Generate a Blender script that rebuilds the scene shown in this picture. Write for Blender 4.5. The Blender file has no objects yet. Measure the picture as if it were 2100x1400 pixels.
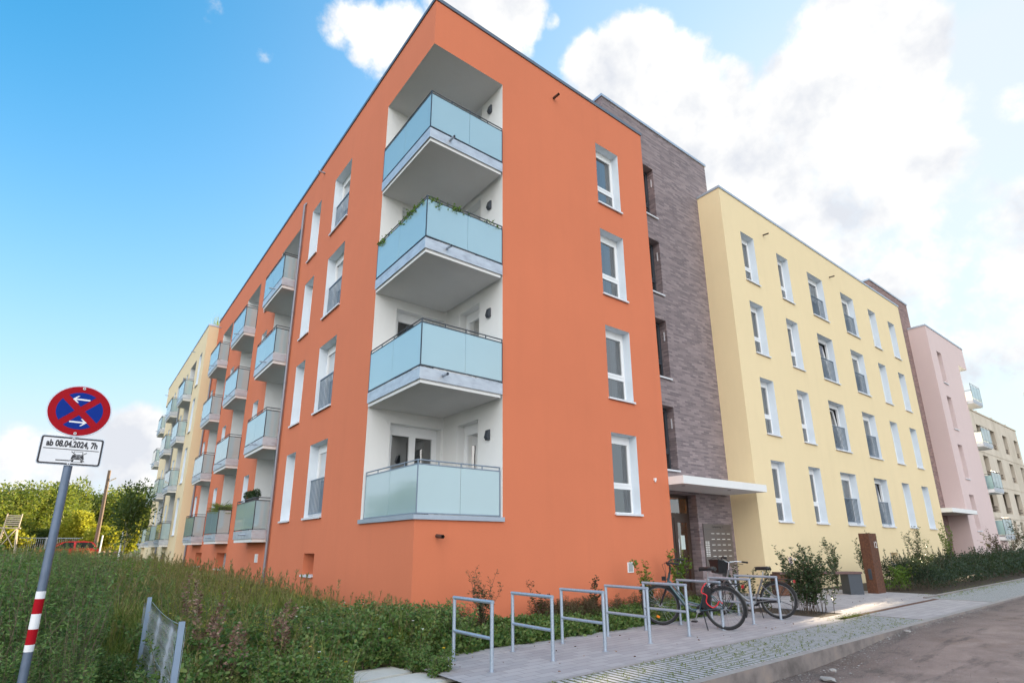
import bpy, bmesh, math, random
import numpy as np
from mathutils import Matrix, Vector
R = math.radians
random.seed(7); RNG = np.random.default_rng(11)
S = bpy.context.scene; COL = S.collection

# ------------------------------------------------------------------ camera
YAW, PIT, ROL = R(52.2002), R(15.8345), R(-0.2944)
CAMLOC = Vector((-4.8208, -9.0839, 1.2752))
fw = Vector((math.cos(PIT)*math.cos(YAW), math.cos(PIT)*math.sin(YAW), math.sin(PIT)))
rt = Vector((math.sin(YAW), -math.cos(YAW), 0)); up = rt.cross(fw)
rt2 = math.cos(ROL)*rt + math.sin(ROL)*up; up2 = -math.sin(ROL)*rt + math.cos(ROL)*up
cd = bpy.data.cameras.new('camera'); cam = bpy.data.objects.new('camera', cd); COL.objects.link(cam)
m = Matrix((rt2, up2, -fw)).transposed().to_4x4(); m.translation = CAMLOC; cam.matrix_world = m
cd.sensor_width = 36; cd.lens = 36*1132.097/2100; cd.shift_y = 101.19/2100; cd.clip_start = .05; cd.clip_end = 3000
S.camera = cam

# ------------------------------------------------------------------ light
SUN_AZ, SUN_EL = R(6), R(12)
sundir = Vector((math.cos(SUN_EL)*math.cos(SUN_AZ), math.cos(SUN_EL)*math.sin(SUN_AZ), math.sin(SUN_EL)))
sl = bpy.data.lights.new('sun', 'SUN'); sl.energy = 4.0; sl.angle = R(.5); sl.color = (1, .80, .55)
so = bpy.data.objects.new('sun', sl); COL.objects.link(so); so.rotation_euler = sundir.to_track_quat('Z', 'Y').to_euler()
S.view_settings.view_transform = 'Standard'; S.view_settings.look = 'None'; S.view_settings.exposure = 2.2; S.view_settings.gamma = 1
S.view_settings.use_curve_mapping = False
CLOUDS = [(0.032,0.707,0.707,1.2,.5),(0.191,0.649,0.736,2.0,.8),(0.241,0.64,0.73,2.7,.9),(0.272,0.608,0.746,2.3,.9),(0.369,0.531,0.763,3.9,1.1),(0.398,0.497,0.771,2.7,1),(0.323,0.541,0.776,3.0,1),(0.528,0.466,0.71,2.8,1),(0.561,0.415,0.716,3.5,1.1),(0.625,0.377,0.683,3.5,1.1),(0.665,0.33,0.67,2.3,.9),(0.616,0.438,0.655,5.0,1.1),(0.688,0.375,0.621,4.6,1.05),(0.739,0.187,0.647,5.1,1.15),(0.748,0.241,0.619,5.1,1.15),(0.769,0.138,0.624,3.2,1.1),(0.771,0.279,0.573,5.6,1.1),(0.824,0.208,0.528,6.0,1.05),(0.757,0.36,0.546,7.0,1.1),(0.846,0.062,0.529,1.5,.9),(0.73,0.122,0.672,1.2,.7),(0.922,0.182,0.341,9,.8),(0.825,0.32,0.466,6.1,.9),(-0.06,0.992,0.113,2.7,.85),(-0.015,0.992,0.124,2.5,.8),(0.042,0.987,0.157,3.0,.9),(0.067,0.991,0.116,3.4,.9),(0.009,0.983,0.182,1.1,.7),(-0.035,0.996,0.082,3.8,.9),(0.445,0.474,0.76,.8,.6),(0.109,0.717,0.688,.8,.45),
          (-.75,-.1,.35,22,1.2),(-.3,-.8,.45,26,1.2),(.05,-.9,.22,17,1.2),(-.5,-.55,.25,20,1.2),(-.35,-.3,.85,16,1)]  # this row: unseen clouds put in behind the camera to brighten the house fronts
def build_world():
    w = bpy.data.worlds.new('World'); S.world = w; w.use_nodes = True
    nt = w.node_tree; N = nt.nodes; L = nt.links; N.clear()
    def nd(t, **k):
        n = N.new(t)
        for a, b in k.items(): setattr(n, a, b)
        return n
    def mth(op, a, b=None, c=None, clamp=False):
        n = nd('ShaderNodeMath', operation=op, use_clamp=clamp)
        for i, v in enumerate((a, b, c)):
            if v is None: continue
            if isinstance(v, (int, float)): n.inputs[i].default_value = v
            else: L.new(v, n.inputs[i])
        return n.outputs[0]
    tc = nd('ShaderNodeTexCoord'); dirv = tc.outputs['Generated']
    sky = nd('ShaderNodeTexSky', sky_type='NISHITA', sun_disc=False); sky.sun_elevation = SUN_EL
    sky.sun_rotation = R(90)-SUN_AZ; sky.air_density = 1.0; sky.dust_density = .6; sky.ozone_density = 2.0
    hs = nd('ShaderNodeHueSaturation'); hs.inputs['Saturation'].default_value = 1.2; hs.inputs['Hue'].default_value = .497; hs.inputs['Value'].default_value = .9
    tint = nd('ShaderNodeMix', data_type='RGBA', blend_type='MULTIPLY'); tint.inputs[0].default_value = 1; tint.inputs[7].default_value = (.40, 1.0, 1.16, 1); L.new(sky.outputs[0], tint.inputs[6])
    L.new(tint.outputs[2], hs.inputs['Color'])
    def dot(v):
        n = nd('ShaderNodeVectorMath', operation='DOT_PRODUCT'); L.new(dirv, n.inputs[0]); n.inputs[1].default_value = v; return n.outputs['Value']
    tot = None
    for x, y, z, r, wt in CLOUDS:
        v = Vector((x, y, z)).normalized()
        mr = nd('ShaderNodeMapRange', interpolation_type='SMOOTHSTEP'); L.new(dot(v), mr.inputs[0])
        mr.inputs[1].default_value = math.cos(R(r*1.5)); mr.inputs[2].default_value = math.cos(R(r*.2)); mr.inputs[3].default_value = 0; mr.inputs[4].default_value = wt
        tot = mr.outputs[0] if tot is None else mth('MAXIMUM', tot, mr.outputs[0])
    def noise(sc, det, ro, off=(0, 0, 0)):
        mp = nd('ShaderNodeMapping'); mp.inputs['Location'].default_value = off; L.new(dirv, mp.inputs[0])
        n = nd('ShaderNodeTexNoise'); n.inputs['Scale'].default_value = sc; n.inputs['Detail'].default_value = det; n.inputs['Roughness'].default_value = ro
        L.new(mp.outputs[0], n.inputs['Vector']); return n.outputs['Fac']
    n1 = noise(9, 10, .62); n2 = noise(30, 6, .6, (3, 1, 2))
    f = mth('ADD', mth('MULTIPLY', mth('SUBTRACT', n1, .5), 2.2), mth('MULTIPLY', mth('SUBTRACT', n2, .5), .5))
    mask = nd('ShaderNodeMapRange', interpolation_type='SMOOTHSTEP'); L.new(mth('ADD', tot, f), mask.inputs[0])
    mask.inputs[1].default_value = .40; mask.inputs[2].default_value = .95
    msk = mth('MULTIPLY', mask.outputs[0], mth('MINIMUM', mth('MULTIPLY', tot, 2.2), 1))
    # whitening towards the sun and the horizon (thin haze in the air)
    gl = mth('POWER', mth('MAXIMUM', mth('MULTIPLY_ADD', dot(sundir), .78, .22), 0), 2.7)
    sep = nd('ShaderNodeSeparateXYZ'); L.new(dirv, sep.inputs[0])
    hz = mth('POWER', mth('SUBTRACT', 1, mth('MAXIMUM', sep.outputs[2], 0), clamp=True), 3.0)
    pale = mth('MINIMUM', mth('ADD', mth('MULTIPLY', gl, 1.12), mth('MULTIPLY', hz, 1.45)), .97)
    mx = nd('ShaderNodeMix', data_type='RGBA'); L.new(pale, mx.inputs[0]); L.new(hs.outputs[0], mx.inputs[6])
    mx.inputs[7].default_value = (1.85, 2.02, 2.2, 1)
    n3 = noise(9, 5, .55, (.15, .1, .35))
    shade = nd('ShaderNodeMapRange'); L.new(n3, shade.inputs[0]); shade.inputs[1].default_value = .35; shade.inputs[2].default_value = .6
    cc = nd('ShaderNodeMix', data_type='RGBA'); L.new(shade.outputs[0], cc.inputs[0]); cc.inputs[6].default_value = (1.72, 1.79, 1.93, 1); cc.inputs[7].default_value = (2.6, 2.55, 2.45, 1)
    # clouds behind the camera get extra brightness, added to light the facades
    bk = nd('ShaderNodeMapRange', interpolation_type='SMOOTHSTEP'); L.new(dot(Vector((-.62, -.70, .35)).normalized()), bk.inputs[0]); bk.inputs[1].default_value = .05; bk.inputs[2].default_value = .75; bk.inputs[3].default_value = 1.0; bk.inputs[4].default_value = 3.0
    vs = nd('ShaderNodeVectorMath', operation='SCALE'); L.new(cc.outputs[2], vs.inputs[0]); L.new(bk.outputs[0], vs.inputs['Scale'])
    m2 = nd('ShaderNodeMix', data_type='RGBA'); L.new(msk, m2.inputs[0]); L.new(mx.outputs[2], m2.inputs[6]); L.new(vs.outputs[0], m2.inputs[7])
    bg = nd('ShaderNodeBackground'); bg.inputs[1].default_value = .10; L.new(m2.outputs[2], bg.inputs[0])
    out = nd('ShaderNodeOutputWorld'); L.new(bg.outputs[0], out.inputs[0])
build_world()

# ------------------------------------------------------------------ materials
MATS = {}
class NT:
    def __init__(s, name):
        s.m = bpy.data.materials.new(name); s.m.use_nodes = True; s.nt = s.m.node_tree; s.N = s.nt.nodes; s.L = s.nt.links
        s.b = s.N['Principled BSDF']; s.out = s.N['Material Output']; s._tc = None
    def nd(s, t, **k):
        n = s.N.new(t)
        for a, b in k.items(): setattr(n, a, b)
        return n
    def tc(s):
        if s._tc is None: s._tc = s.nd('ShaderNodeTexCoord').outputs['Object']
        return s._tc
    def noise(s, sc, det=4, ro=.5, vec=None, stretch=None):
        n = s.nd('ShaderNodeTexNoise'); n.inputs['Scale'].default_value = sc; n.inputs['Detail'].default_value = det; n.inputs['Roughness'].default_value = ro
        v = vec or s.tc()
        if stretch:
            mp = s.nd('ShaderNodeMapping'); mp.inputs['Scale'].default_value = stretch; s.L.new(v, mp.inputs[0]); v = mp.outputs[0]
        s.L.new(v, n.inputs['Vector']); return n.outputs['Fac']
    def ramp(s, fac, stops):
        n = s.nd('ShaderNodeValToRGB'); e = n.color_ramp.elements
        while len(e) < len(stops): e.new(.5)
        for x, (p, c) in zip(e, stops): x.position = p; x.color = (*c, 1)
        s.L.new(fac, n.inputs[0]); return n.outputs[0]
    def mix(s, fac, a, b, mode='MIX'):
        n = s.nd('ShaderNodeMix', data_type='RGBA', blend_type=mode)
        for i, v in ((0, fac), (6, a), (7, b)):
            if isinstance(v, (int, float)): n.inputs[i].default_value = v
            elif isinstance(v, tuple): n.inputs[i].default_value = (*v, 1)
            else: s.L.new(v, n.inputs[i])
        return n.outputs[2]
    def math(s, op, a, b=None):
        n = s.nd('ShaderNodeMath', operation=op)
        for i, v in enumerate((a, b)):
            if v is None: continue
            if isinstance(v, (int, float)): n.inputs[i].default_value = v
            else: s.L.new(v, n.inputs[i])
        return n.outputs[0]
    def col(s, c):
        if isinstance(c, tuple): s.b.inputs['Base Color'].default_value = (*c, 1)
        else: s.L.new(c, s.b.inputs['Base Color'])
    def set(s, **k):
        for a, v in k.items():
            i = s.b.inputs[a.replace('_', ' ')]
            if isinstance(v, (int, float)): i.default_value = v
            else: s.L.new(v, i)
    def bump(s, h, st=.3, d=.01):
        n = s.nd('ShaderNodeBump'); n.inputs['Strength'].default_value = st; n.inputs['Distance'].default_value = d
        s.L.new(h, n.inputs['Height']); s.L.new(n.outputs[0], s.b.inputs['Normal'])
def M(name): return MATS[name]
def simple(name, c, rough=.5, metal=0, var=.12, sc=8, coat=0):
    n = NT(name); f = n.noise(sc, 4, .6)
    n.col(n.mix(f, tuple(x*(1-var) for x in c), tuple(min(1, x*(1+var)) for x in c)))
    n.set(Roughness=rough, Metallic=metal)
    if coat: n.set(Coat_Weight=coat)
    MATS[name] = n.m; return n
def render_plaster(name, c, var=.07):
    n = NT(name)
    big = n.noise(.35, 4, .55); mid = n.noise(2.2, 5, .6, stretch=(1, 1, .45)); fine = n.noise(160, 2, .6); grain = n.noise(24, 4, .7)
    a = n.mix(big, tuple(x*(1-var) for x in c), tuple(x*(1+var) for x in c))
    a = n.mix(n.math('MULTIPLY', mid, .3), a, tuple(x*.82 for x in c))
    stk = n.ramp(n.noise(2.6, 4, .55, stretch=(1, 1, .07)), [(.52, (0, 0, 0)), (.72, (.07, .07, .07))]); a = n.mix(stk, a, tuple(x*.6 for x in c))
    a = n.mix(n.math('MULTIPLY', grain, .26), a, tuple(x*.75 for x in c))
    n.col(a); n.set(Roughness=.92); n.bump(n.math('ADD', fine, grain), .35, .006); MATS[name] = n.m
render_plaster('orange_render', (.665, .192, .092), .11); render_plaster('yellow_render', (.83, .67, .41), .05); render_plaster('cream_render', (.82, .66, .42), .05)
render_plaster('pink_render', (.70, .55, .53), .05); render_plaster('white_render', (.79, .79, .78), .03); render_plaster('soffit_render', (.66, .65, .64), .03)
render_plaster('grey_plinth', (.5, .46, .4), .05)
def brick(name, c1, c2, mortar, bw, bh, ms, vert=False, off=.5, rough=.85, var=.35):
    n = NT(name); sep = n.nd('ShaderNodeSeparateXYZ'); n.L.new(n.tc(), sep.inputs[0])
    cb = n.nd('ShaderNodeCombineXYZ')
    if vert: n.L.new(n.math('ADD', sep.outputs[0], sep.outputs[1]), cb.inputs[0]); n.L.new(sep.outputs[2], cb.inputs[1])
    else: n.L.new(sep.outputs[1], cb.inputs[1]); n.L.new(sep.outputs[0], cb.inputs[0])
    b = n.nd('ShaderNodeTexBrick'); b.offset = off; n.L.new(cb.outputs[0], b.inputs['Vector'])
    b.inputs['Color1'].default_value = (*c1, 1); b.inputs['Color2'].default_value = (*c2, 1); b.inputs['Mortar'].default_value = (*mortar, 1)
    b.inputs['Scale'].default_value = 1; b.inputs['Brick Width'].default_value = bw; b.inputs['Row Height'].default_value = bh
    b.inputs['Mortar Size'].default_value = ms; b.inputs['Mortar Smooth'].default_value = .2
    f = n.noise(3.0, 6, .7); f2 = n.noise(60, 3, .6)
    c = n.mix(n.math('MULTIPLY', f, var), b.outputs[0], tuple(x*.55 for x in c1))
    c = n.mix(n.math('MULTIPLY', f2, .2), c, tuple(x*.6 for x in c1))
    n.col(c); n.set(Roughness=rough)
    n.bump(n.math('SUBTRACT', n.math('MULTIPLY', f2, .3), b.outputs['Fac']), .5, .006); MATS[name] = n.m; return n
brick('dark_brick', (.33, .265, .27), (.135, .108, .122), (.25, .21, .21), .29, .062, .007, True, .5, .85, .16)
brick('red_brick', (.33, .21, .19), (.15, .09, .088), (.26, .2, .19), .29, .066, .008, True, .5, .85, .16)
brick('grey_pavers', (.46, .43, .435), (.37, .345, .355), (.22, .2, .2), .3, .15, .0045, False, .5, .85, .25)
simple('white_frame', (.80, .81, .82), .35, var=.02); simple('white_metal', (.66, .67, .70), .4, var=.03)
simple('zinc', (.42, .47, .54), .42, .55, .12, 3); simple('pipe_zinc', (.23, .23, .26), .5, .4, .15, 3); simple('post_grey', (.13, .17, .24), .45, .45, .3, 10); simple('dark_coping', (.16, .18, .21), .45, .5, .1)
simple('anthracite', (.055, .065, .08), .45, .3); simple('rail_grey', (.20, .25, .31), .45, .3, .08); simple('black_plastic', (.012, .012, .014), .42, var=.2)
simple('rubber', (.016, .016, .018), .75, var=.3, sc=30); simple('chrome', (.62, .64, .68), .22, 1, .08); simple('alu', (.52, .55, .58), .3, .9, .08)
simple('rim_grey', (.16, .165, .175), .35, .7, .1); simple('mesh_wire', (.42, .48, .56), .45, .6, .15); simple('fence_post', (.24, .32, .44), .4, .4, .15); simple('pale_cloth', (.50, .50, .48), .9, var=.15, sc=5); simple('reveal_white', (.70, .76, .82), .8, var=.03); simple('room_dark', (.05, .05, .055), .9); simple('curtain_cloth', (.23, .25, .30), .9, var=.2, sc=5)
simple('warm_cloth', (.42, .24, .12), .9, var=.2, sc=5); simple('brown_metal', (.07, .05, .045), .5, .2)
simple('sign_white', (.74, .75, .78), .4, var=.06, sc=14); simple('sign_red', (.34, .004, .012), .6, var=.15, sc=9); simple('sign_blue', (.002, .028, .24), .6, var=.12, sc=9); [MATS[k].node_tree.nodes['Principled BSDF'].inputs['Specular IOR Level'].__setattr__('default_value', .12) for k in ('sign_red', 'sign_blue')]; simple('ink', (.012, .013, .02), .5)
simple('red_paint', (.46, .018, .02), .22, var=.1, coat=.6); simple('teal_paint', (.035, .07, .085), .25, .3, .1, coat=.6); simple('silver_paint', (.19, .19, .20), .3, .6, .06, coat=.4)
simple('red_plastic', (.62, .012, .025), .35); simple('orange_plastic', (.8, .22, .02), .35); simple('leather_black', (.018, .017, .018), .38, var=.3, sc=20)
simple('bark', (.10, .075, .055), .9, var=.4, sc=20); simple('birch_bark', (.5, .47, .42), .85, var=.4, sc=8); simple('pale_stem', (.16, .13, .08), .9, var=.3, sc=15)
simple('old_wood', (.17, .125, .095), .9, var=.4, sc=9); simple('pale_wood', (.52, .44, .33), .85, var=.25, sc=9); simple('plank_wood', (.12, .07, .065), .75, var=.3, sc=12)
simple('terracotta', (.10, .095, .10), .8); simple('door_brown', (.075, .05, .04), .4, .3, .1); simple('mail_steel', (.17, .15, .145), .42, .45, .08, 4)
simple('label_white', (.7, .7, .68), .6); simple('paper', (.62, .72, .70), .8); simple('orange_wall', (.6, .24, .07), .9)
simple('car_glass', (.02, .025, .028), .06, 0, .1); simple('tail_red', (.35, .01, .015), .25)
def galvanised():
    n = NT('galvanised'); v = n.nd('ShaderNodeTexVoronoi'); v.inputs['Scale'].default_value = 38; n.L.new(n.tc(), v.inputs['Vector'])
    f = n.noise(9, 5, .65); c = n.mix(v.outputs['Distance'], (.36, .42, .50), (.50, .57, .65)); c = n.mix(n.math('MULTIPLY', f, .5), c, (.28, .33, .41)); n.col(c)
    n.set(Metallic=.55, Roughness=n.math('ADD', n.math('MULTIPLY', f, .25), .3)); MATS['galvanised'] = n.m
galvanised()
def fascia():
    n = NT('fascia_zinc'); f = n.noise(3.5, 6, .65, stretch=(1, 1, 2.5)); g = n.noise(1.3, 3, .5)
    c = n.ramp(f, [(.30, (.33, .35, .40)), (.46, (.46, .49, .54)), (.7, (.55, .59, .64))]); n.col(n.mix(n.math('MULTIPLY', g, .35), c, (.5, .55, .6)))
    n.set(Metallic=.35, Roughness=.45); MATS['fascia_zinc'] = n.m
fascia()
def corten():
    n = NT('corten'); f = n.noise(14, 8, .7); g = n.noise(2, 4, .6, stretch=(3, 3, .6)); c = n.ramp(f, [(.3, (.05, .022, .014)), (.55, (.13, .05, .024)), (.75, (.20, .085, .038))])
    n.col(n.mix(n.math('MULTIPLY', g, .4), c, (.06, .028, .02))); n.set(Roughness=.85); n.bump(f, .3, .004); MATS['corten'] = n.m
corten()
def glass(name, tint, frost):
    n = NT(name)
    if frost:
        f = n.noise(.9, 3, .5); c = n.mix(f, tuple(x*.93 for x in tint), tuple(min(1, x*1.05) for x in tint)); n.col(c); n.set(Roughness=.5)
        n.b.inputs['Specular IOR Level'].default_value = 0
        tr = n.nd('ShaderNodeBsdfTranslucent'); n.L.new(c, tr.inputs[0]); mx = n.nd('ShaderNodeMixShader'); mx.inputs[0].default_value = .3
        n.L.new(n.b.outputs[0], mx.inputs[1]); n.L.new(tr.outputs[0], mx.inputs[2])
        tp = n.nd('ShaderNodeBsdfTransparent'); tp.inputs[0].default_value = (.75, .88, .9, 1); m0 = n.nd('ShaderNodeMixShader'); m0.inputs[0].default_value = .10; n.L.new(mx.outputs[0], m0.inputs[1]); n.L.new(tp.outputs[0], m0.inputs[2])
        g = n.nd('ShaderNodeBsdfGlossy'); g.inputs['Roughness'].default_value = .05; fr = n.nd('ShaderNodeFresnel'); fr.inputs[0].default_value = 1.6
        m2 = n.nd('ShaderNodeMixShader'); n.L.new(n.math('ADD', n.math('MULTIPLY', fr.outputs[0], .9), .20), m2.inputs[0]); n.L.new(m0.outputs[0], m2.inputs[1]); n.L.new(g.outputs[0], m2.inputs[2]); n.L.new(m2.outputs[0], n.out.inputs[0])
    else:
        t = n.nd('ShaderNodeBsdfTransparent'); t.inputs[0].default_value = (*tint, 1); g = n.nd('ShaderNodeBsdfGlossy'); g.inputs['Roughness'].default_value = .015
        fr = n.nd('ShaderNodeFresnel'); fr.inputs[0].default_value = 1.8
        w = n.noise(1.3, 2, .5); bp = n.nd('ShaderNodeBump'); bp.inputs['Strength'].default_value = .05; bp.inputs['Distance'].default_value = .05; n.L.new(w, bp.inputs['Height']); n.L.new(bp.outputs[0], g.inputs['Normal'])
        k = n.math('ADD', n.math('MULTIPLY', fr.outputs[0], 1.3), .16)
        mx = n.nd('ShaderNodeMixShader'); n.L.new(k, mx.inputs[0]); n.L.new(t.outputs[0], mx.inputs[1]); n.L.new(g.outputs[0], mx.inputs[2]); n.L.new(mx.outputs[0], n.out.inputs[0])
    MATS[name] = n.m
glass('frosted_glass', (.57, .77, .81), True); glass('window_glass', (.62, .70, .70), False)
def leaf(name, cols, trans=.35, rough=.55):
    n = NT(name); g = n.nd('ShaderNodeNewGeometry'); c = n.ramp(g.outputs['Random Per Island'], [(i/(len(cols)-1) if len(cols) > 1 else 0, x) for i, x in enumerate(cols)])
    n.col(c); n.set(Roughness=rough); n.b.inputs['Specular IOR Level'].default_value = .35
    tr = n.nd('ShaderNodeBsdfTranslucent'); n.L.new(n.mix(.35, c, (.30, .34, .02)), tr.inputs[0]); mx = n.nd('ShaderNodeMixShader'); mx.inputs[0].default_value = trans
    n.L.new(n.b.outputs[0], mx.inputs[1]); n.L.new(tr.outputs[0], mx.inputs[2]); n.L.new(mx.outputs[0], n.out.inputs[0]); MATS[name] = n.m
leaf('weed_leaf', [(.03, .08, .03), (.07, .16, .045), (.13, .24, .06), (.20, .30, .09), (.10, .20, .08)])
leaf('herb_leaf', [(.04, .11, .03), (.07, .16, .04), (.12, .21, .055), (.17, .25, .09), (.20, .24, .06)]); leaf('gold_leaf', [(.22, .26, .04), (.32, .33, .05), (.38, .34, .07), (.16, .22, .05)])
leaf('grass_blade', [(.09, .15, .03), (.15, .23, .04), (.22, .27, .06), (.30, .28, .09), (.12, .19, .035)])
leaf('dry_leaf', [(.10, .05, .04), (.18, .09, .07), (.27, .16, .12), (.36, .25, .19)], .15)
leaf('straw_blade', [(.30, .22, .10), (.40, .30, .14), (.25, .18, .07)], .3); leaf('seed_head', [(.14, .16, .05), (.22, .20, .07), (.34, .27, .12), (.18, .16, .07), (.12, .14, .04)], .3)
leaf('shrub_leaf', [(.018, .035, .016), (.028, .06, .022), (.045, .085, .03), (.03, .06, .035)], .2, .4)
leaf('hedge_leaf', [(.010, .026, .018), (.018, .042, .025), (.03, .06, .03), (.018, .035, .028)], .2, .45)
leaf('bright_leaf', [(.06, .13, .02), (.10, .20, .03), (.15, .25, .04), (.07, .16, .03)], .4)
leaf('red_leaf', [(.06, .03, .025), (.10, .045, .03), (.07, .07, .03), (.05, .06, .02)], .25)
leaf('tree_leaf', [(.08, .13, .025), (.12, .18, .03), (.17, .22, .04), (.22, .20, .045)], .45)
leaf('dark_tree_leaf', [(.04, .075, .025), (.06, .10, .03), (.09, .13, .035)], .4)
leaf('yellow_leaf', [(.30, .30, .03), (.42, .38, .04), (.22, .27, .03)], .5)
leaf('flower_white', [(.6, .6, .55), (.7, .7, .65)], .2); leaf('flower_yellow', [(.65, .42, .02), (.7, .5, .03)], .2); leaf('flower_purple', [(.22, .05, .2), (.3, .10, .28), (.12, .03, .12)], .2)
def ground_mat(name, stops, sc=1.5, bumpd=.03, fine=40, rough=.95):
    n = NT(name); f = n.noise(sc, 8, .65); g = n.noise(fine, 4, .65); n.col(n.mix(n.math('MULTIPLY', g, .55), n.ramp(f, stops), tuple(x*.45 for x in stops[0][1]))); n.set(Roughness=rough); n.bump(g, .6, bumpd); MATS[name] = n.m
ground_mat('soil', [(.3, (.045, .032, .022)), (.6, (.08, .058, .038)), (.75, (.06, .07, .03))])
ground_mat('grass_ground', [(.3, (.05, .07, .025)), (.55, (.09, .10, .04)), (.75, (.16, .14, .06))], .6)
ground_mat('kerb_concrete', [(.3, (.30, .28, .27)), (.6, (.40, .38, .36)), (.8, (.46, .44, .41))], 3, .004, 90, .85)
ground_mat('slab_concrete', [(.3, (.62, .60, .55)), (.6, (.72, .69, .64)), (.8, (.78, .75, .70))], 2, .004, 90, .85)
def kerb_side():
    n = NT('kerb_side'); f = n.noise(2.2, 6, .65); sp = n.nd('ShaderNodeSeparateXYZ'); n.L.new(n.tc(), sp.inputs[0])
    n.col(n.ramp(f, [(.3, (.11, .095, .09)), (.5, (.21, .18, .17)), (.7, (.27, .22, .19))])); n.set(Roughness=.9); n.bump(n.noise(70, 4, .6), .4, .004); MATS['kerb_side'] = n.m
kerb_side()
def road():
    n = NT('road_surface'); a = n.noise(1.1, 8, .68); b = n.noise(.5, 6, .65); c = n.noise(9, 6, .75); d = n.noise(120, 3, .7); e = n.noise(1.6, 5, .6, stretch=(.5, 2, 1))
    k = n.ramp(a, [(.32, (.12, .09, .08)), (.44, (.31, .225, .195)), (.58, (.43, .315, .275)), (.74, (.54, .42, .37))])
    k = n.mix(n.ramp(b, [(.55, (0, 0, 0)), (.68, (.7, .7, .7))]), k, (.23, .135, .095))
    k = n.mix(n.ramp(e, [(.54, (0, 0, 0)), (.68, (.75, .75, .75))]), k, (.085, .07, .07))
    sp = n.nd('ShaderNodeSeparateXYZ'); n.L.new(n.tc(), sp.inputs[0])
    ed = n.nd('ShaderNodeMapRange'); n.L.new(n.math('ADD', sp.outputs[1], n.math('MULTIPLY', a, .9)), ed.inputs[0]); ed.inputs[1].default_value = -5.45; ed.inputs[2].default_value = -4.6
    k = n.mix(n.math('MULTIPLY', ed.outputs[0], .6), k, (.045, .04, .04))
    vo = n.nd('ShaderNodeTexVoronoi'); vo.inputs['Scale'].default_value = 55; n.L.new(n.tc(), vo.inputs['Vector'])
    k = n.mix(n.ramp(vo.outputs['Color'], [(.0, (.45, .45, .45)), (.5, (0, 0, 0)), (.8, (.5, .5, .5))]), k, n.mix(d, (.08, .06, .055), (.56, .46, .41)))
    n.col(k); n.set(Roughness=.9); n.bump(n.math('ADD', n.math('ADD', n.math('MULTIPLY', c, .8), n.math('MULTIPLY', d, .5)), n.math('MULTIPLY', vo.outputs['Distance'], .9)), 1.0, .03); MATS['road_surface'] = n.m
road()
def gravel():
    n = NT('gravel'); v = n.nd('ShaderNodeTexVoronoi'); v.inputs['Scale'].default_value = 28; n.L.new(n.tc(), v.inputs['Vector'])
    n.col(n.mix(v.outputs['Distance'], n.ramp(v.outputs['Color'], [(.1, (.22, .19, .17)), (.5, (.40, .35, .31)), (.9, (.55, .50, .46))]), (.12, .1, .09))); n.set(Roughness=.85); n.bump(v.outputs['Distance'], -1, .03); MATS['gravel'] = n.m
gravel()
def slots():
    n = NT('slotted_pavers'); sp = n.nd('ShaderNodeSeparateXYZ'); n.L.new(n.tc(), sp.inputs[0])
    fr = n.math('FRACT', n.math('MULTIPLY', sp.outputs[0], 10)); wob = n.noise(9, 4, .6)
    s = n.ramp(n.math('ADD', fr, n.math('MULTIPLY', n.math('SUBTRACT', wob, .5), .35)), [(.30, (1, 1, 1)), (.38, (0, 0, 0)), (.93, (0, 0, 0)), (.99, (1, 1, 1))])
    f = n.noise(5, 5, .6); pav = n.mix(f, (.36, .36, .39), (.47, .47, .50)); dirt = n.mix(n.noise(25, 4, .7), (.03, .03, .02), (.09, .12, .03))
    n.col(n.mix(s, pav, dirt)); n.set(Roughness=.9); n.bump(s, -.8, .02); MATS['slotted_pavers'] = n.m
slots()
def concrete():
    n = NT('bare_concrete'); f = n.noise(.5, 6, .65, stretch=(1, 1, .35)); g = n.noise(6, 5, .6); sp = n.nd('ShaderNodeSeparateXYZ'); n.L.new(n.tc(), sp.inputs[0])
    j = n.math('FRACT', n.math('MULTIPLY', sp.outputs[0], .4)); jl = n.ramp(j, [(0, (1, 1, 1)), (.012, (0, 0, 0))])
    c = n.ramp(f, [(.3, (.50, .43, .34)), (.5, (.64, .56, .46)), (.7, (.72, .64, .54))]); c = n.mix(n.math('MULTIPLY', g, .25), c, (.28, .23, .17)); n.col(n.mix(jl, c, (.24, .19, .14))); n.set(Roughness=.95); MATS['bare_concrete'] = n.m
concrete()
def lamp_mat():
    n = NT('hall_lamp'); n.b.inputs['Emission Color'].default_value = (1, .62, .22, 1); n.b.inputs['Emission Strength'].default_value = 5; MATS['hall_lamp'] = n.m
lamp_mat()

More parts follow.
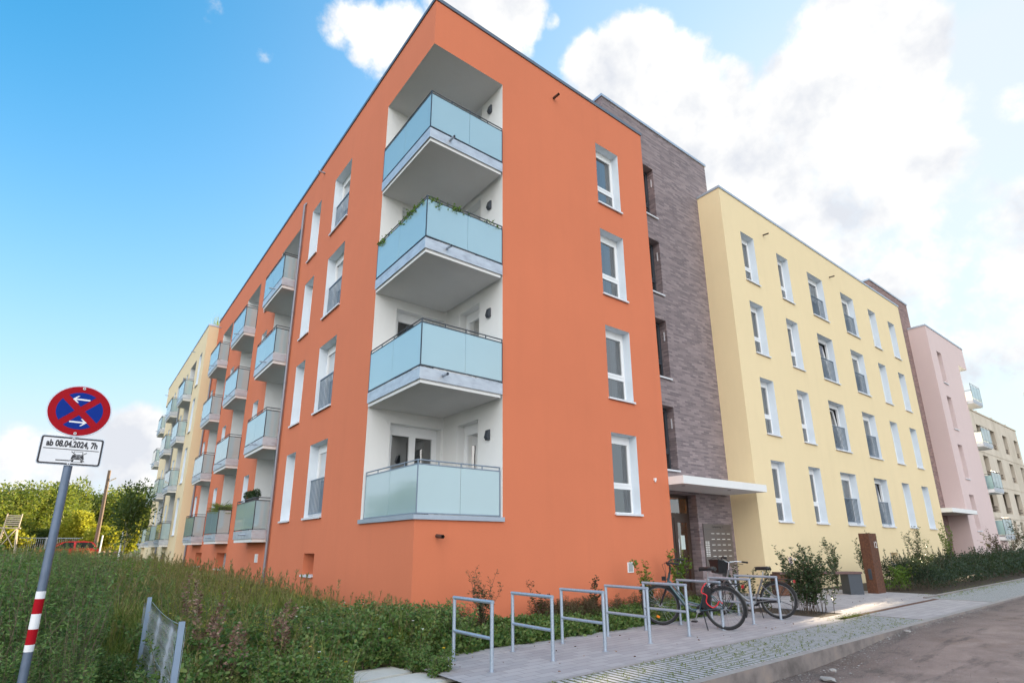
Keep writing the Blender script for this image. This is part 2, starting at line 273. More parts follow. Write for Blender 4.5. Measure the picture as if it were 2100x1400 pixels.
# ------------------------------------------------------------------ mesh helpers
class Fr:                                   # a facade frame: U along the wall, Z up, D outwards
    def __init__(s, o, u, n): s.o = Vector(o); s.u = Vector(u); s.n = Vector(n)
    def P(s, U, Z, D): return s.o + s.u*U + s.n*D + Vector((0, 0, Z))
WORLD = Fr((0, 0, 0), (1, 0, 0), (0, 1, 0))
class MB:
    def __init__(s): s.v = []; s.f = []; s.m = []; s.sm = []
    def add(s, vs, fs, m=0, smooth=False):
        k = len(s.v); s.v += [tuple(v) for v in vs]; s.f += [tuple(i+k for i in f) for f in fs]; s.m += [m]*len(fs); s.sm += [smooth]*len(fs)
    def quad(s, a, b, c, d, m=0): s.add((a, b, c, d), ((0, 1, 2, 3),), m)
    def fbox(s, fr, U0, U1, Z0, Z1, D0, D1, m=0):
        s.add([fr.P(u, z, d) for d in (D0, D1) for z in (Z0, Z1) for u in (U0, U1)], ((0, 1, 3, 2), (4, 6, 7, 5), (0, 4, 5, 1), (2, 3, 7, 6), (0, 2, 6, 4), (1, 5, 7, 3)), m)
    def box(s, x0, x1, y0, y1, z0, z1, m=0): s.fbox(WORLD, x0, x1, z0, z1, y0, y1, m)
    def obox(s, c, ax, ay, az, m=0):         # oriented box from centre and half axes
        c = Vector(c); ax = Vector(ax); ay = Vector(ay); az = Vector(az)
        s.add([c+ax*i+ay*j+az*k for k in (-1, 1) for j in (-1, 1) for i in (-1, 1)], ((0, 2, 3, 1), (4, 5, 7, 6), (0, 1, 5, 4), (2, 6, 7, 3), (0, 4, 6, 2), (1, 3, 7, 5)), m)
    def tube(s, pts, r, n=8, m=0, closed=False, cap=True):
        pts = [Vector(p) for p in pts]; k = len(pts); rs = r if isinstance(r, (list, tuple)) else [r]*k; vs = []; ref = None
        for i, p in enumerate(pts):
            t = ((pts[(i+1) % k]-pts[i-1]) if closed else (pts[min(i+1, k-1)]-pts[max(i-1, 0)])).normalized()
            if ref is None: ref = (Vector((0, 0, 1)) if abs(t.z) < .9 else Vector((1, 0, 0)))
            a = (ref - t*ref.dot(t)).normalized(); b = t.cross(a); ref = a
            vs += [p + (a*math.cos(2*math.pi*j/n) + b*math.sin(2*math.pi*j/n))*rs[i] for j in range(n)]
        fs = []
        for i in range(k if closed else k-1):
            i2 = (i+1) % k
            fs += [(i*n+j, i*n+(j+1) % n, i2*n+(j+1) % n, i2*n+j) for j in range(n)]
        s.add(vs, fs, m, True)
        if cap and not closed: s.add(vs[:n], (tuple(range(n)),), m); s.add(vs[-n:], (tuple(range(n)),), m)
    def prism(s, fr, poly, D0, D1, m=0):     # polygon in (U,Z), thick from D0 to D1
        n = len(poly); vs = [fr.P(u, z, D0) for u, z in poly] + [fr.P(u, z, D1) for u, z in poly]
        s.add(vs, [tuple(range(n)), tuple(range(2*n-1, n-1, -1))] + [(i, (i+1) % n, n+(i+1) % n, n+i) for i in range(n)], m)
    def torus(s, c, ax, R_, r, n=40, k=8, m=0):
        c = Vector(c); ax = Vector(ax).normalized(); a = ax.orthogonal().normalized(); b = ax.cross(a)
        s.tube([c+(a*math.cos(2*math.pi*i/n)+b*math.sin(2*math.pi*i/n))*R_ for i in range(n)], r, k, m, True)
    def grid(s, fr, U0, U1, Z0, Z1, holes, D=0, m=0):
        us = sorted({U0, U1, *[x for h in holes for x in h[:2] if U0 < x < U1]}); zs = sorted({Z0, Z1, *[x for h in holes for x in h[2:4] if Z0 < x < Z1]})
        for a, b in zip(us, us[1:]):
            for c, d in zip(zs, zs[1:]):
                um, zm = (a+b)/2, (c+d)/2
                if any(h[0] < um < h[1] and h[2] < zm < h[3] for h in holes): continue
                s.quad(fr.P(a, c, D), fr.P(b, c, D), fr.P(b, d, D), fr.P(a, d, D), m)
    def build(s, name, mats, parent=None):
        me = bpy.data.meshes.new(name); me.from_pydata(s.v, [], s.f); mats = mats if isinstance(mats, (list, tuple)) else [mats]
        for x in mats: me.materials.append(M(x))
        me.polygons.foreach_set('material_index', s.m); me.polygons.foreach_set('use_smooth', s.sm); me.update()
        return link(name, me, parent)
def link(name, me, parent=None):
    o = bpy.data.objects.new(name, me); COL.objects.link(o)
    if parent:
        o.parent = parent
        if parent.get('_abs'): o.matrix_parent_inverse = Matrix.Translation(parent.location).inverted()
    return o
def tag(o, label=None, cat=None, group=None, kind=None):
    for k, v in (('label', label), ('category', cat), ('group', group), ('kind', kind)):
        if v: o[k] = v
    return o
def thing(name, label, cat, loc=(0, 0, 0), rz=0, group=None, absolute=False):
    o = bpy.data.objects.new(name, None); COL.objects.link(o); o.location = loc; o.rotation_euler = (0, 0, rz); o.empty_display_size = .2
    if absolute: o['_abs'] = 1
    return tag(o, label, cat, group)
def copy_tree(o, parent=None):
    c = o.copy(); COL.objects.link(c)
    if parent: c.parent = parent
    for ch in list(o.children): copy_tree(ch, c)
    return c
def npmesh(name, verts, quads, mats, mi=None):
    me = bpy.data.meshes.new(name); nv, nq = len(verts), len(quads)
    me.vertices.add(nv); me.vertices.foreach_set('co', np.asarray(verts, dtype=np.float32).ravel())
    me.loops.add(nq*4); me.loops.foreach_set('vertex_index', np.asarray(quads, dtype=np.int32).ravel())
    me.polygons.add(nq); me.polygons.foreach_set('loop_start', np.arange(0, nq*4, 4, dtype=np.int32)); me.polygons.foreach_set('loop_total', np.full(nq, 4, dtype=np.int32))
    for x in mats: me.materials.append(M(x))
    if mi is not None: me.polygons.foreach_set('material_index', np.asarray(mi, dtype=np.int32))
    me.update(calc_edges=True); return me
def structure(name, mb, mats):
    return tag(mb.build(name, mats), kind='structure')

# ------------------------------------------------------------------ the ground
gz = lambda x: -.2 + .009*x
fieldz = lambda x, y: -.12 + .012*max(y, 0)*min(1, max(0, y)/10)
def sheet(name, xs, ys, zf, mats, dz=0):
    mb = MB()
    for a, b in zip(xs, xs[1:]):
        for c, d in zip(ys, ys[1:]):
            mb.quad(*[(x, y, zf(x, y)+dz) for x, y in ((a, c), (b, c), (b, d), (a, d))])
    return structure(name, mb, mats)
fr_ = lambda a, b, n: [a+(b-a)*i/n for i in range(n+1)]
mb = MB(); mb.quad((-900, -900, -.75), (900, -900, -.75), (900, 900, -.75), (-900, 900, -.75)); structure('ground', mb, 'grass_ground')
KY0, KY1 = -4.98, -4.86                                    # outer and inner kerb edge
def roadz(x, y):
    t = min(1, max(0, (x-3.2)/4.5)); t = t*t*(3-2*t)
    return gz(x) - .20*(1-t) - .03*t
sheet('road', fr_(-40, 2, 8)+fr_(2.5, 10, 15)+fr_(11, 70, 12), [-16, -10, -7, -6, KY0], roadz, 'road_surface')
bd = sheet('slotted_paving', [-3.2, 2, 8.62], [KY1, -3.86], lambda x, y: gz(x), 'slotted_pavers')
sheet('verge_paving', [13.5, 30, 60], [KY1, -3.45], lambda x, y: gz(x), 'slotted_pavers')
sheet('entrance_apron', [8.66, 13.46], [KY1, -3.74], lambda x, y: gz(x), 'grey_pavers')
sheet('bike_parking_paving', [-1.0, 2, 7.6], [-3.80, -1.63], lambda x, y: gz(x), 'grey_pavers'); sheet('footpath', [7.6, 13.46], [-3.62, -3.38], lambda x, y: gz(x), 'grey_pavers')
sheet('entrance_paving', [8.6, 14.9], [-3.38, .9], lambda x, y: gz(x), 'grey_pavers'); sheet('footpath', [7.35, 8.6], [-1.6, .9], lambda x, y: gz(x), 'grey_pavers')
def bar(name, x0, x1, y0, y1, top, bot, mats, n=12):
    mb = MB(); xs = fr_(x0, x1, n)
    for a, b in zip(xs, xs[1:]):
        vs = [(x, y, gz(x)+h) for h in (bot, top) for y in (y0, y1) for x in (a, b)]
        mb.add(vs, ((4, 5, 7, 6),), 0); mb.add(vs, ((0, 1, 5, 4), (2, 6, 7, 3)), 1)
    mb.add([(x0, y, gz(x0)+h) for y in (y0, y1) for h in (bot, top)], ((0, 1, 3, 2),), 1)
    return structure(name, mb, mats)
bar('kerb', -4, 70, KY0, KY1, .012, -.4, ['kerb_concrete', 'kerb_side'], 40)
bar('edging', -3.2, 8.62, -3.86, -3.80, .006, -.2, ['kerb_concrete', 'kerb_side']); bar('edging', 8.62, 8.66, KY1, -3.74, .006, -.2, ['kerb_concrete', 'kerb_side'], 1)
bar('edging', 13.46, 13.5, KY1, -3.4, .006, -.2, ['kerb_concrete', 'kerb_side'], 1); bar('edging', 13.5, 60, -3.45, -3.37, .03, -.2, ['kerb_concrete', 'kerb_side'])
bar('drain_channel', 8.66, 13.46, -3.74, -3.62, .002, -.2, ['corten', 'corten'], 3)
def bedz(x, y): return gz(x) - .02 + (.17 if x < 40 else .1)*max(0, min(1, (y+1.6)/1.3))
sheet('flower_bed', fr_(-2.2, 7.35, 10), [-1.63, -1.2, -.8, -.45], bedz, 'soil'); sheet('gravel_strip', fr_(-.6, 7.35, 6), [-.45, 0], bedz, 'gravel', .012)
sheet('planting_bed', [6.9, 8.6], [-3.38, -1.6], lambda x, y: gz(x)-.012, 'soil'); sheet('planting_bed', fr_(14.9, 60, 10), [-3.37, -2, 0], lambda x, y: gz(x)-.01, 'soil')
sheet('meadow', [-90, -40, -20, -10, -6, -4, -2.2, 0], [-4.6, -2, 0, 5, 10, 20, 30, 45, 60, 90, 130], lambda x, y: fieldz(x, y)-(.16 if y < -1.5 else 0), 'grass_ground')
sheet('meadow', [0, 30], [42, 60, 90, 130], fieldz, 'grass_ground')
mb = MB()
for a, b, rot, z in (((-2.15, -2.18), (1.05, .62), .12, -.255), ((-1.85, -2.85), (1.05, .62), .12, -.258), ((-1.35, -1.95), (.5, .5), .2, -.268)):
    u = Vector((math.cos(rot), math.sin(rot), 0)); v = Vector((-u.y, u.x, 0)); mb.obox((a[0]+b[0]/2, a[1]+b[1]/2, z-.03), u*b[0]/2, v*b[1]/2, (0, 0, .035))
structure('stepping_slabs', mb, 'slab_concrete')

# ------------------------------------------------------------------ building parts
def window(b, fr, U0, U1, Z0, Z1, kind='plain', depth=.245, tilt=0, curtain=(.45, 1), cloth='curtain_cloth', reveal='reveal_white', frame='white_frame', sill='white_metal', transom=.34, head=.16):
    D = -depth; f = MB(); w = .055
    f.fbox(fr, U0, U1, Z1-head, Z1, D-.07, D); f.fbox(fr, U0, U1, Z0, Z0+.05, D-.07, D)
    f.fbox(fr, U0, U0+w, Z0+.05, Z1-head, D-.07, D); f.fbox(fr, U1-w, U1, Z0+.05, Z1-head, D-.07, D)
    zt = Z0 + (Z1-Z0)*transom; panes = []
    def sash(a, b_, c, d, sw=.065, lean=0):
        T = lambda z, dd: D+dd+(lean*(z-c) if lean else 0)
        for (p, q, r_, s_) in ((a, b_, c, c+sw), (a, b_, d-sw, d), (a, a+sw, c+sw, d-sw), (b_-sw, b_, c+sw, d-sw)):
            vs = [fr.P(u, z, T(z, dd)) for dd in (-.05, .014) for z in (r_, s_) for u in (p, q)]
            f.add(vs, ((0, 1, 3, 2), (4, 6, 7, 5), (0, 4, 5, 1), (2, 3, 7, 6), (0, 2, 6, 4), (1, 5, 7, 3)))
        panes.append([fr.P(a+sw, c+sw, T(c+sw, -.015)), fr.P(b_-sw, c+sw, T(c+sw, -.015)), fr.P(b_-sw, d-sw, T(d-sw, -.015)), fr.P(a+sw, d-sw, T(d-sw, -.015))])
    if kind == 'french':
        sash(U0+w, U1-w, Z0+.05, Z1-head, .075, tilt)
    elif kind == 'double':
        um = (U0+U1)/2; sash(U0+w, um, Z0+.05, Z1-head, .08); sash(um, U1-w, Z0+.05, Z1-head, .08)
    elif kind == 'small':
        sash(U0+w, U1-w, Z0+.05, Z1-head, .04)
    else:
        f.fbox(fr, U0+w, U1-w, zt-.05, zt+.04, D-.07, D+.004); sash(U0+w, U1-w, zt+.04, Z1-head, .06, tilt)
        panes.append([fr.P(U0+w, Z0+.05, D-.02), fr.P(U1-w, Z0+.05, D-.02), fr.P(U1-w, zt-.05, D-.02), fr.P(U0+w, zt-.05, D-.02)])
    win = f.build('window', frame, b)
    p = MB(); [p.quad(*q) for q in panes]; p.build('pane', 'window_glass', win)
    r_ = MB()
    for q in (((U0, Z0), (U0, Z1)), ((U1, Z0), (U1, Z1)), ((U0, Z1), (U1, Z1))):
        (a, c), (e, g) = q; r_.quad(fr.P(a, c, 0), fr.P(e, g, 0), fr.P(e, g, D), fr.P(a, c, D))
    r_.build('reveal', reveal, win)
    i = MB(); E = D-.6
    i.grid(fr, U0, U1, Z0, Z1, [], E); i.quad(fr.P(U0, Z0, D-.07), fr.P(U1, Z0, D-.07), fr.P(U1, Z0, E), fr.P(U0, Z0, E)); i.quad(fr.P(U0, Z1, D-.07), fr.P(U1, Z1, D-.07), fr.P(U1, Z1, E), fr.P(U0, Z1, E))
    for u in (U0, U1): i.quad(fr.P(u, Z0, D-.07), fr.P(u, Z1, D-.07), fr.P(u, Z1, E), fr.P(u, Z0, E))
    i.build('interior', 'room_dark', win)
    if curtain and kind != 'small':
        c = MB(); n = 26; a = U0+(U1-U0)*curtain[0]; e = U0+(U1-U0)*curtain[1]
        pts = [(a+(e-a)*k/n, D-.16+.035*math.sin(k*1.9)+.012*math.sin(k*.7)) for k in range(n+1)]
        for (ua, da), (ub, db) in zip(pts, pts[1:]): c.quad(fr.P(ua, Z0+.06, da), fr.P(ub, Z0+.06, db), fr.P(ub, Z1-head, db), fr.P(ua, Z1-head, da))
        c.build('curtain', cloth, win)
    if sill:
        s = MB(); s.fbox(fr, U0-.025, U1+.025, Z0-.03, Z0+.004, D, .055); s.fbox(fr, U0-.027, U1+.027, Z0-.045, Z0-.03, .04, .057); s.build('sill', sill, win)
    if kind == 'french' and sill:
        g = MB(); zb, zt_ = Z0+.10, Z0+.98; d0, d1 = -.13, -.10
        g.fbox(fr, U0+.01, U1-.01, zt_, zt_+.03, d0-.005, d1+.005); g.fbox(fr, U0+.01, U1-.01, zb, zb+.025, d0, d1)
        n = max(6, int((U1-U0)/.11))
        for k in range(n+1):
            u = U0+.02+(U1-U0-.04)*k/n; g.fbox(fr, u-.007, u+.007, zb+.025, zt_, d0+.004, d1-.004)
        g.build('window_guard', 'rail_grey', win)
    return win
def spout(b, fr, U, Z, mat='galvanised', L_=.22, r=.03, D=0):
    t = MB(); t.tube([fr.P(U, Z, D-.02), fr.P(U, Z-.02, D+L_)], r, 12, cap=False); t.tube([fr.P(U, Z, D), fr.P(U, Z-.02, D+L_-.002)], r*.82, 12, cap=False); return t.build('overflow_spout', mat, b)
def coping(b, pts, z, th=.14, over=.03, inw=.3, mat='dark_coping'):
    # closed rectangular ring (axis aligned outline) : outer box minus inner box
    x0, x1, y0, y1 = pts; t = MB(); o = over
    for a, c, d, e in ((x0-o, x1+o, y0-o, y0+inw), (x0-o, x1+o, y1-inw, y1+o), (x0-o, x0+inw, y0+inw, y1-inw), (x1-inw, x1+o, y0+inw, y1-inw)):
        t.box(a, c, d, e, z-.02, z+th*.55)
    for k in range(1, int((x1-x0)/3)+1): t.box(x0+3*k-.015, x0+3*k+.015, y0-o-.004, y0+inw-.004, z-.022, z+th*.55+.004)
    for k in range(1, int((y1-y0)/3)+1): t.box(x0-o-.004, x0+inw-.004, y0+3*k-.015, y0+3*k+.015, z-.022, z+th*.55+.004)
    return t.build('roof_edge', mat, b)
def balcony(b, fr, U0, U1, zs, proj, depth, slabmat='white_render', nfront=2, has_spout=True, pale=False, left=True, right=True):
    s = MB(); s.fbox(fr, U0+.03, U1-.03, zs, zs+.17, -depth, proj-.035); bal = s.build('balcony', [slabmat], b)
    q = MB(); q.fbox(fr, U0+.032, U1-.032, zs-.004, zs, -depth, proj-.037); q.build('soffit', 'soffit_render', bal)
    f = MB(); f.fbox(fr, U0, U1, zs+.10, zs+.36, proj-.012, proj)
    if right: f.fbox(fr, U0, U0+.012, zs+.10, zs+.36, 0.002, proj-.012)
    if left: f.fbox(fr, U1-.012, U1, zs+.10, zs+.36, 0.002, proj-.012)
    f.build('fascia', 'fascia_zinc', bal)
    z0, z1 = zs+.40, zs+1.24; g0 = .015
    us = fr_(U0+.015, U1-.015, nfront)
    for a, c in zip(us, us[1:]):
        g = MB(); g.fbox(fr, a+g0*.4, c-g0*.4, z0, z1, proj-.02, proj-.008); g.build('glass_panel', 'frosted_glass', bal)
    for on, u in ((right, U0+.008), (left, U1-.02)):
        if on: g = MB(); g.fbox(fr, u, u+.012, z0, z1, .02, proj-.03); g.build('glass_panel', 'frosted_glass', bal)
    h = MB()
    pts = ([fr.P(U0+.012, zs+1.34, 0.0)] if right else []) + [fr.P(U0+.012, zs+1.34, proj-.012), fr.P(U1-.012, zs+1.34, proj-.012)] + ([fr.P(U1-.012, zs+1.34, 0)] if left else [])
    for a, c in zip(pts, pts[1:]): h.tube([a, c], .014, 6)
    h.fbox(fr, U0, U1, z1, z1+.025, proj-.028, proj); h.fbox(fr, U0, U1, z0-.02, z0-.002, proj-.028, proj)
    for u in (U0, U1-.02):
        h.fbox(fr, u, u+.02, zs+.36, z1, proj-.03, proj-.006)
        if (u == U0 and right) or (u != U0 and left):
            h.fbox(fr, u, u+.02, z1, z1+.025, 0, proj-.03); h.fbox(fr, u, u+.02, zs+.36, z1, .003, .022)
    for k in range(2*nfront+1):
        u = U0+.014+(U1-U0-.028)*k/(2*nfront); h.fbox(fr, u-.006, u+.006, z1+.025, zs+1.335, proj-.018, proj-.006)
    h.build('handrail', 'anthracite', bal)
    if has_spout: spout(bal, fr, U0+(U1-U0)*.33, zs+.24, 'galvanised', .20, .025, proj)
    return bal
def loggia(b, fr, U0, U1, Z0, Z1, depth, mat='white_render', levels=(), wide=None):
    t = MB(); D = -depth
    t.grid(fr, U0, U1, Z0, Z1, [], D)
    for u in (U0, U1): t.quad(fr.P(u, Z0, 0), fr.P(u, Z1, 0), fr.P(u, Z1, D), fr.P(u, Z0, D))
    t.quad(fr.P(U0, Z1, 0), fr.P(U1, Z1, 0), fr.P(U1, Z1, D), fr.P(U0, Z1, D), 1); t.quad(fr.P(U0, Z0, 0), fr.P(U1, Z0, 0), fr.P(U1, Z0, D), fr.P(U0, Z0, D))
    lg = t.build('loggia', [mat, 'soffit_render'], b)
    for z in levels:
        f = MB(); f.fbox(fr, U0+.15, U0+1.05, z, z+2.0, D+.002, D+.05); d = f.build('balcony_door', 'white_frame', lg)
    return lg
def wall_lamp(b, fr, U, Z, D):
    t = MB(); t.prism(Fr(fr.P(U, Z, D), fr.n, fr.u), [(0, -.1), (.05, -.12), (.09, -.06), (.05, .10), (0, .12)], -.055, .055); return t.build('wall_lamp', 'anthracite', b)

FS = Fr((0, 0, 0), (1, 0, 0), (0, -1, 0))                   # south fronts
FW = Fr((0, 0, 0), (0, 1, 0), (-1, 0, 0))                   # west front of the orange house
ROWS = [2.045, 4.895, 7.755, 10.545]; WH = 1.96

# ---- orange apartment house
def orange_house():
    b = thing('apartment_house', 'orange rendered apartment house with a white recessed corner of glass balconies', 'building', (0, 0, -.1), absolute=True)
    RX, RY, TOP = 1.97, 2.42, 13.86
    Hs = [(5.31, 6.25, z, z+WH) for z in ROWS]; w = MB()
    w.grid(FS, 0, 7.44, -.3, TOP, Hs+[(0, RX, 1.80, 12.54)])
    Hw = [(4.86, 6.20, z, z+WH) for z in ROWS] + [(7.46, 8.34, z, z+WH) for z in ROWS] + [(12.9, 13.66, z+.1, z+WH-.1) for z in ROWS] + [(18.55, 19.3, z+.1, z+WH-.1) for z in ROWS] + [(23.55, 24.2, z+.1, z+WH-.1) for z in ROWS]
    cel = [(5.10, 5.90, .64, 1.16), (15.0, 16.8, .52, 1.13), (20.1, 21.6, .52, 1.12)]
    LG = [(9.58, 11.95), (15.05, 17.35), (20.45, 22.75)]
    w.grid(FW, 0, 24.62, -.3, TOP, Hw+cel+[(0, RY, 1.80, 12.54)]+[(a, c, 1.72, 12.5) for a, c in LG])
    w.quad((7.44, 0, -.3), (7.44, 24.6, -.3), (7.44, 24.6, TOP), (7.44, 0, TOP)); w.quad((0, 24.62, -.3), (7.44, 24.62, -.3), (7.44, 24.62, TOP), (0, 24.62, TOP))
    w.quad((.2, .2, TOP-.02), (7.3, .2, TOP-.02), (7.3, 24.5, TOP-.02), (.2, 24.5, TOP-.02)); w.build('wall', 'orange_render', b)
    coping(b, (0, 7.44, 0, 24.62), TOP)
    # recessed corner
    r = MB(); r.grid(Fr((0, RY, 0), (1, 0, 0), (0, -1, 0)), 0, RX, 1.80, 12.54, [(.57, 1.90, 1.88+2.84*k, 4.05+2.84*k) for k in range(4) if k < 4])
    r.grid(Fr((RX, 0, 0), (0, 1, 0), (-1, 0, 0)), 0, RY, 1.80, 12.54, [(.92, 1.79, 1.88+2.84*k, 4.04+2.84*k) for k in range(4)])
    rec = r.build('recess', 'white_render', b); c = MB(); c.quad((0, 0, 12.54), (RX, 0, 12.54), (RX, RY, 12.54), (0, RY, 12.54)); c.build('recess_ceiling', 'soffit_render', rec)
    f = MB(); f.quad((0, 0, 1.802), (RX, 0, 1.802), (RX, RY, 1.802), (0, RY, 1.802)); f.build('recess_floor', 'grey_plinth', rec)
    fd = Fr((0, RY, 0), (1, 0, 0), (0, -1, 0)); fw_ = Fr((RX, 0, 0), (0, 1, 0), (-1, 0, 0))
    for k in range(4):
        window(b, fd, .57, 1.90, 1.88+2.84*k, 4.05+2.84*k, 'double', .2, curtain=None, sill=None, reveal='white_render')
        window(b, fw_, .92, 1.79, 1.88+2.84*k, 4.04+2.84*k, 'french', .2, curtain=(.1, .7), sill=None, reveal='white_render')
        wall_lamp(b, fw_, .50, 3.62+2.84*k, 0)
    # ledge of the lowest loggia and its glass
    g = MB(); g.box(-.05, RX+.02, -.05, .22, 1.775, 1.86); g.box(-.05, .22, .22, RY+.03, 1.775, 1.86); led = g.build('ledge', 'zinc', b)
    def corner_glass(par, z0, z1, zr, o):
        for a, c in ((o+.01, .985), (.995, RX-.05)):
            t = MB(); t.box(a, c, o, o+.012, z0, z1); t.build('glass_panel', 'frosted_glass', par)
        for a, c in ((o+.02, 1.2), (1.21, RY-.06)):
            t = MB(); t.box(o, o+.012, a, c, z0, z1); t.build('glass_panel', 'frosted_glass', par)
        h = MB(); h.tube([(RX-.03, o+.01, zr), (o+.01, o+.01, zr), (o+.01, RY-.03, zr)], .014, 6)
        for zz in (z0-.022, z1+.002):
            h.box(o-.005, RX-.03, o-.005, o+.02, zz, zz+.022); h.box(o-.005, o+.02, o+.02, RY-.03, zz, zz+.022)
        for x in (.5, 1.0, 1.5, RX-.04): h.box(x-.01, x+.01, o, o+.014, z1+.024, zr-.01)
        for y in (.6, 1.2, 1.8, RY-.04): h.box(o, o+.014, y-.01, y+.01, z1+.024, zr-.01)
        h.box(o-.004, o+.016, o-.004, o+.016, z0, zr); h.box(RX-.045, RX-.025, o, o+.02, z0-.2, z1+.02); h.box(o, o+.02, RY-.05, RY-.03, z0-.2, z1+.02)
        h.build('handrail', 'anthracite' if o < 0 else 'rail_grey', par)
    corner_glass(led, 1.90, 2.77, 2.86, .05)
    for zs in (4.33, 7.13, 9.85):
        s = MB(); s.box(-.005, RX-.06, -.005, RY-.002, zs, zs+.20); bal = s.build('balcony', 'white_render', b)
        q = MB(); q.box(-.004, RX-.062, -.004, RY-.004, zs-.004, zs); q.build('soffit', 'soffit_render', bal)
        f = MB(); f.box(-.04, RX-.03, -.04, -.028, zs+.07, zs+.31); f.box(-.04, -.028, -.028, RY-.02, zs+.07, zs+.31); f.build('fascia', 'fascia_zinc', bal)
        corner_glass(bal, zs+.36, zs+1.22, zs+1.31, -.035)
        spout(bal, FS, .47, zs+.22, 'galvanised', .2, .03, .03)
    # windows
    for i, z in enumerate(ROWS):
        window(b, FS, 5.31, 6.25, z, z+WH, 'plain', curtain=(.1, .45) if i == 0 else (.62, 1), cloth='warm_cloth' if i == 0 else 'curtain_cloth')
        window(b, FW, 4.86, 6.20, z, z+WH, 'french', curtain=(0, .8)); window(b, FW, 7.46, 8.34, z, z+WH)
        for a, c in ((12.9, 13.66), (18.55, 19.3), (23.55, 24.2)): window(b, FW, a, c, z+.1, z+WH-.1, 'small', .22)
    for a, c, z0, z1 in cel:
        t = window(b, FW, a, c, z0, z1, 'small', .3, head=.05, reveal='orange_render', sill='white_metal')
        g = MB(); [g.fbox(FW, a+.05, c-.05, z0+.05+k*.055, z0+.075+k*.055, -.33, -.27) for k in range(int((z1-z0-.1)/.055))]; g.build('louvre', 'zinc', t)
    for U, (a, c) in enumerate(LG):
        loggia(b, FW, a, c, 1.72, 12.5, 1.5, levels=[1.75, 4.6, 7.45, 10.2])
        for k, zs in enumerate((1.48, 4.36, 7.22, 9.98)): balcony(b, FW, a-.06, c+.04, zs, .47, 1.5)
        if True: wall_lamp(b, Fr((0, a+.002, 0), (1, 0, 0), (0, 1, 0)), .55, 3.2, 0)
    spout(b, FS, .47, 1.49, 'brown_metal', .22, .035); spout(b, FS, 3.72, 13.14, 'brown_metal', .22, .035); spout(b, FW, 7.4, 13.5, 'galvanised', .22, .03); spout(b, FW, 23.9, 13.3, 'galvanised', .22, .03)
    p = MB(); p.tube([FW.P(9.2, .1, .07), FW.P(9.2, 13.2, .07), FW.P(9.2, 13.3, 0)], .042, 10)
    for z in (1.5, 4, 6.5, 9, 11.5): p.tube([FW.P(9.2, z, .07), FW.P(9.2, z+.06, .07)], .05, 10)
    p.build('downpipe', 'pipe_zinc', b)
    p = MB(); p.tube([FW.P(24.3, .1, .07), FW.P(24.3, 11.0, .07)], .045, 10); p.build('downpipe', 'pipe_zinc', b)
    v = MB(); v.fbox(FS, 5.62, 5.82, .70, .93, 0, .02); vent = v.build('vent_grille', 'white_frame', b)
    v = MB(); [v.fbox(FS, 5.645, 5.795, .73+k*.024, .741+k*.024, .02, .024) for k in range(8)]; v.build('slats', 'anthracite', vent)
    v = MB(); v.fbox(FW, 10.35, 10.65, .86, 1.12, 0, .03); v.build('meter_box', 'white_frame', b)
    v = MB(); v.fbox(FS, 6.83, 6.89, 2.92, 2.98, 0, .05); v.tube([FS.P(6.86, 2.92, .03), FS.P(6.86, 2.88, .03)], .02, 8); v.build('light_sensor', 'white_frame', b)
    # a stair head standing back on the roof
    t = MB(); t.box(1.0, 5.5, 25.0-.9, 24.5, TOP, TOP+.05); return b
orange_house()

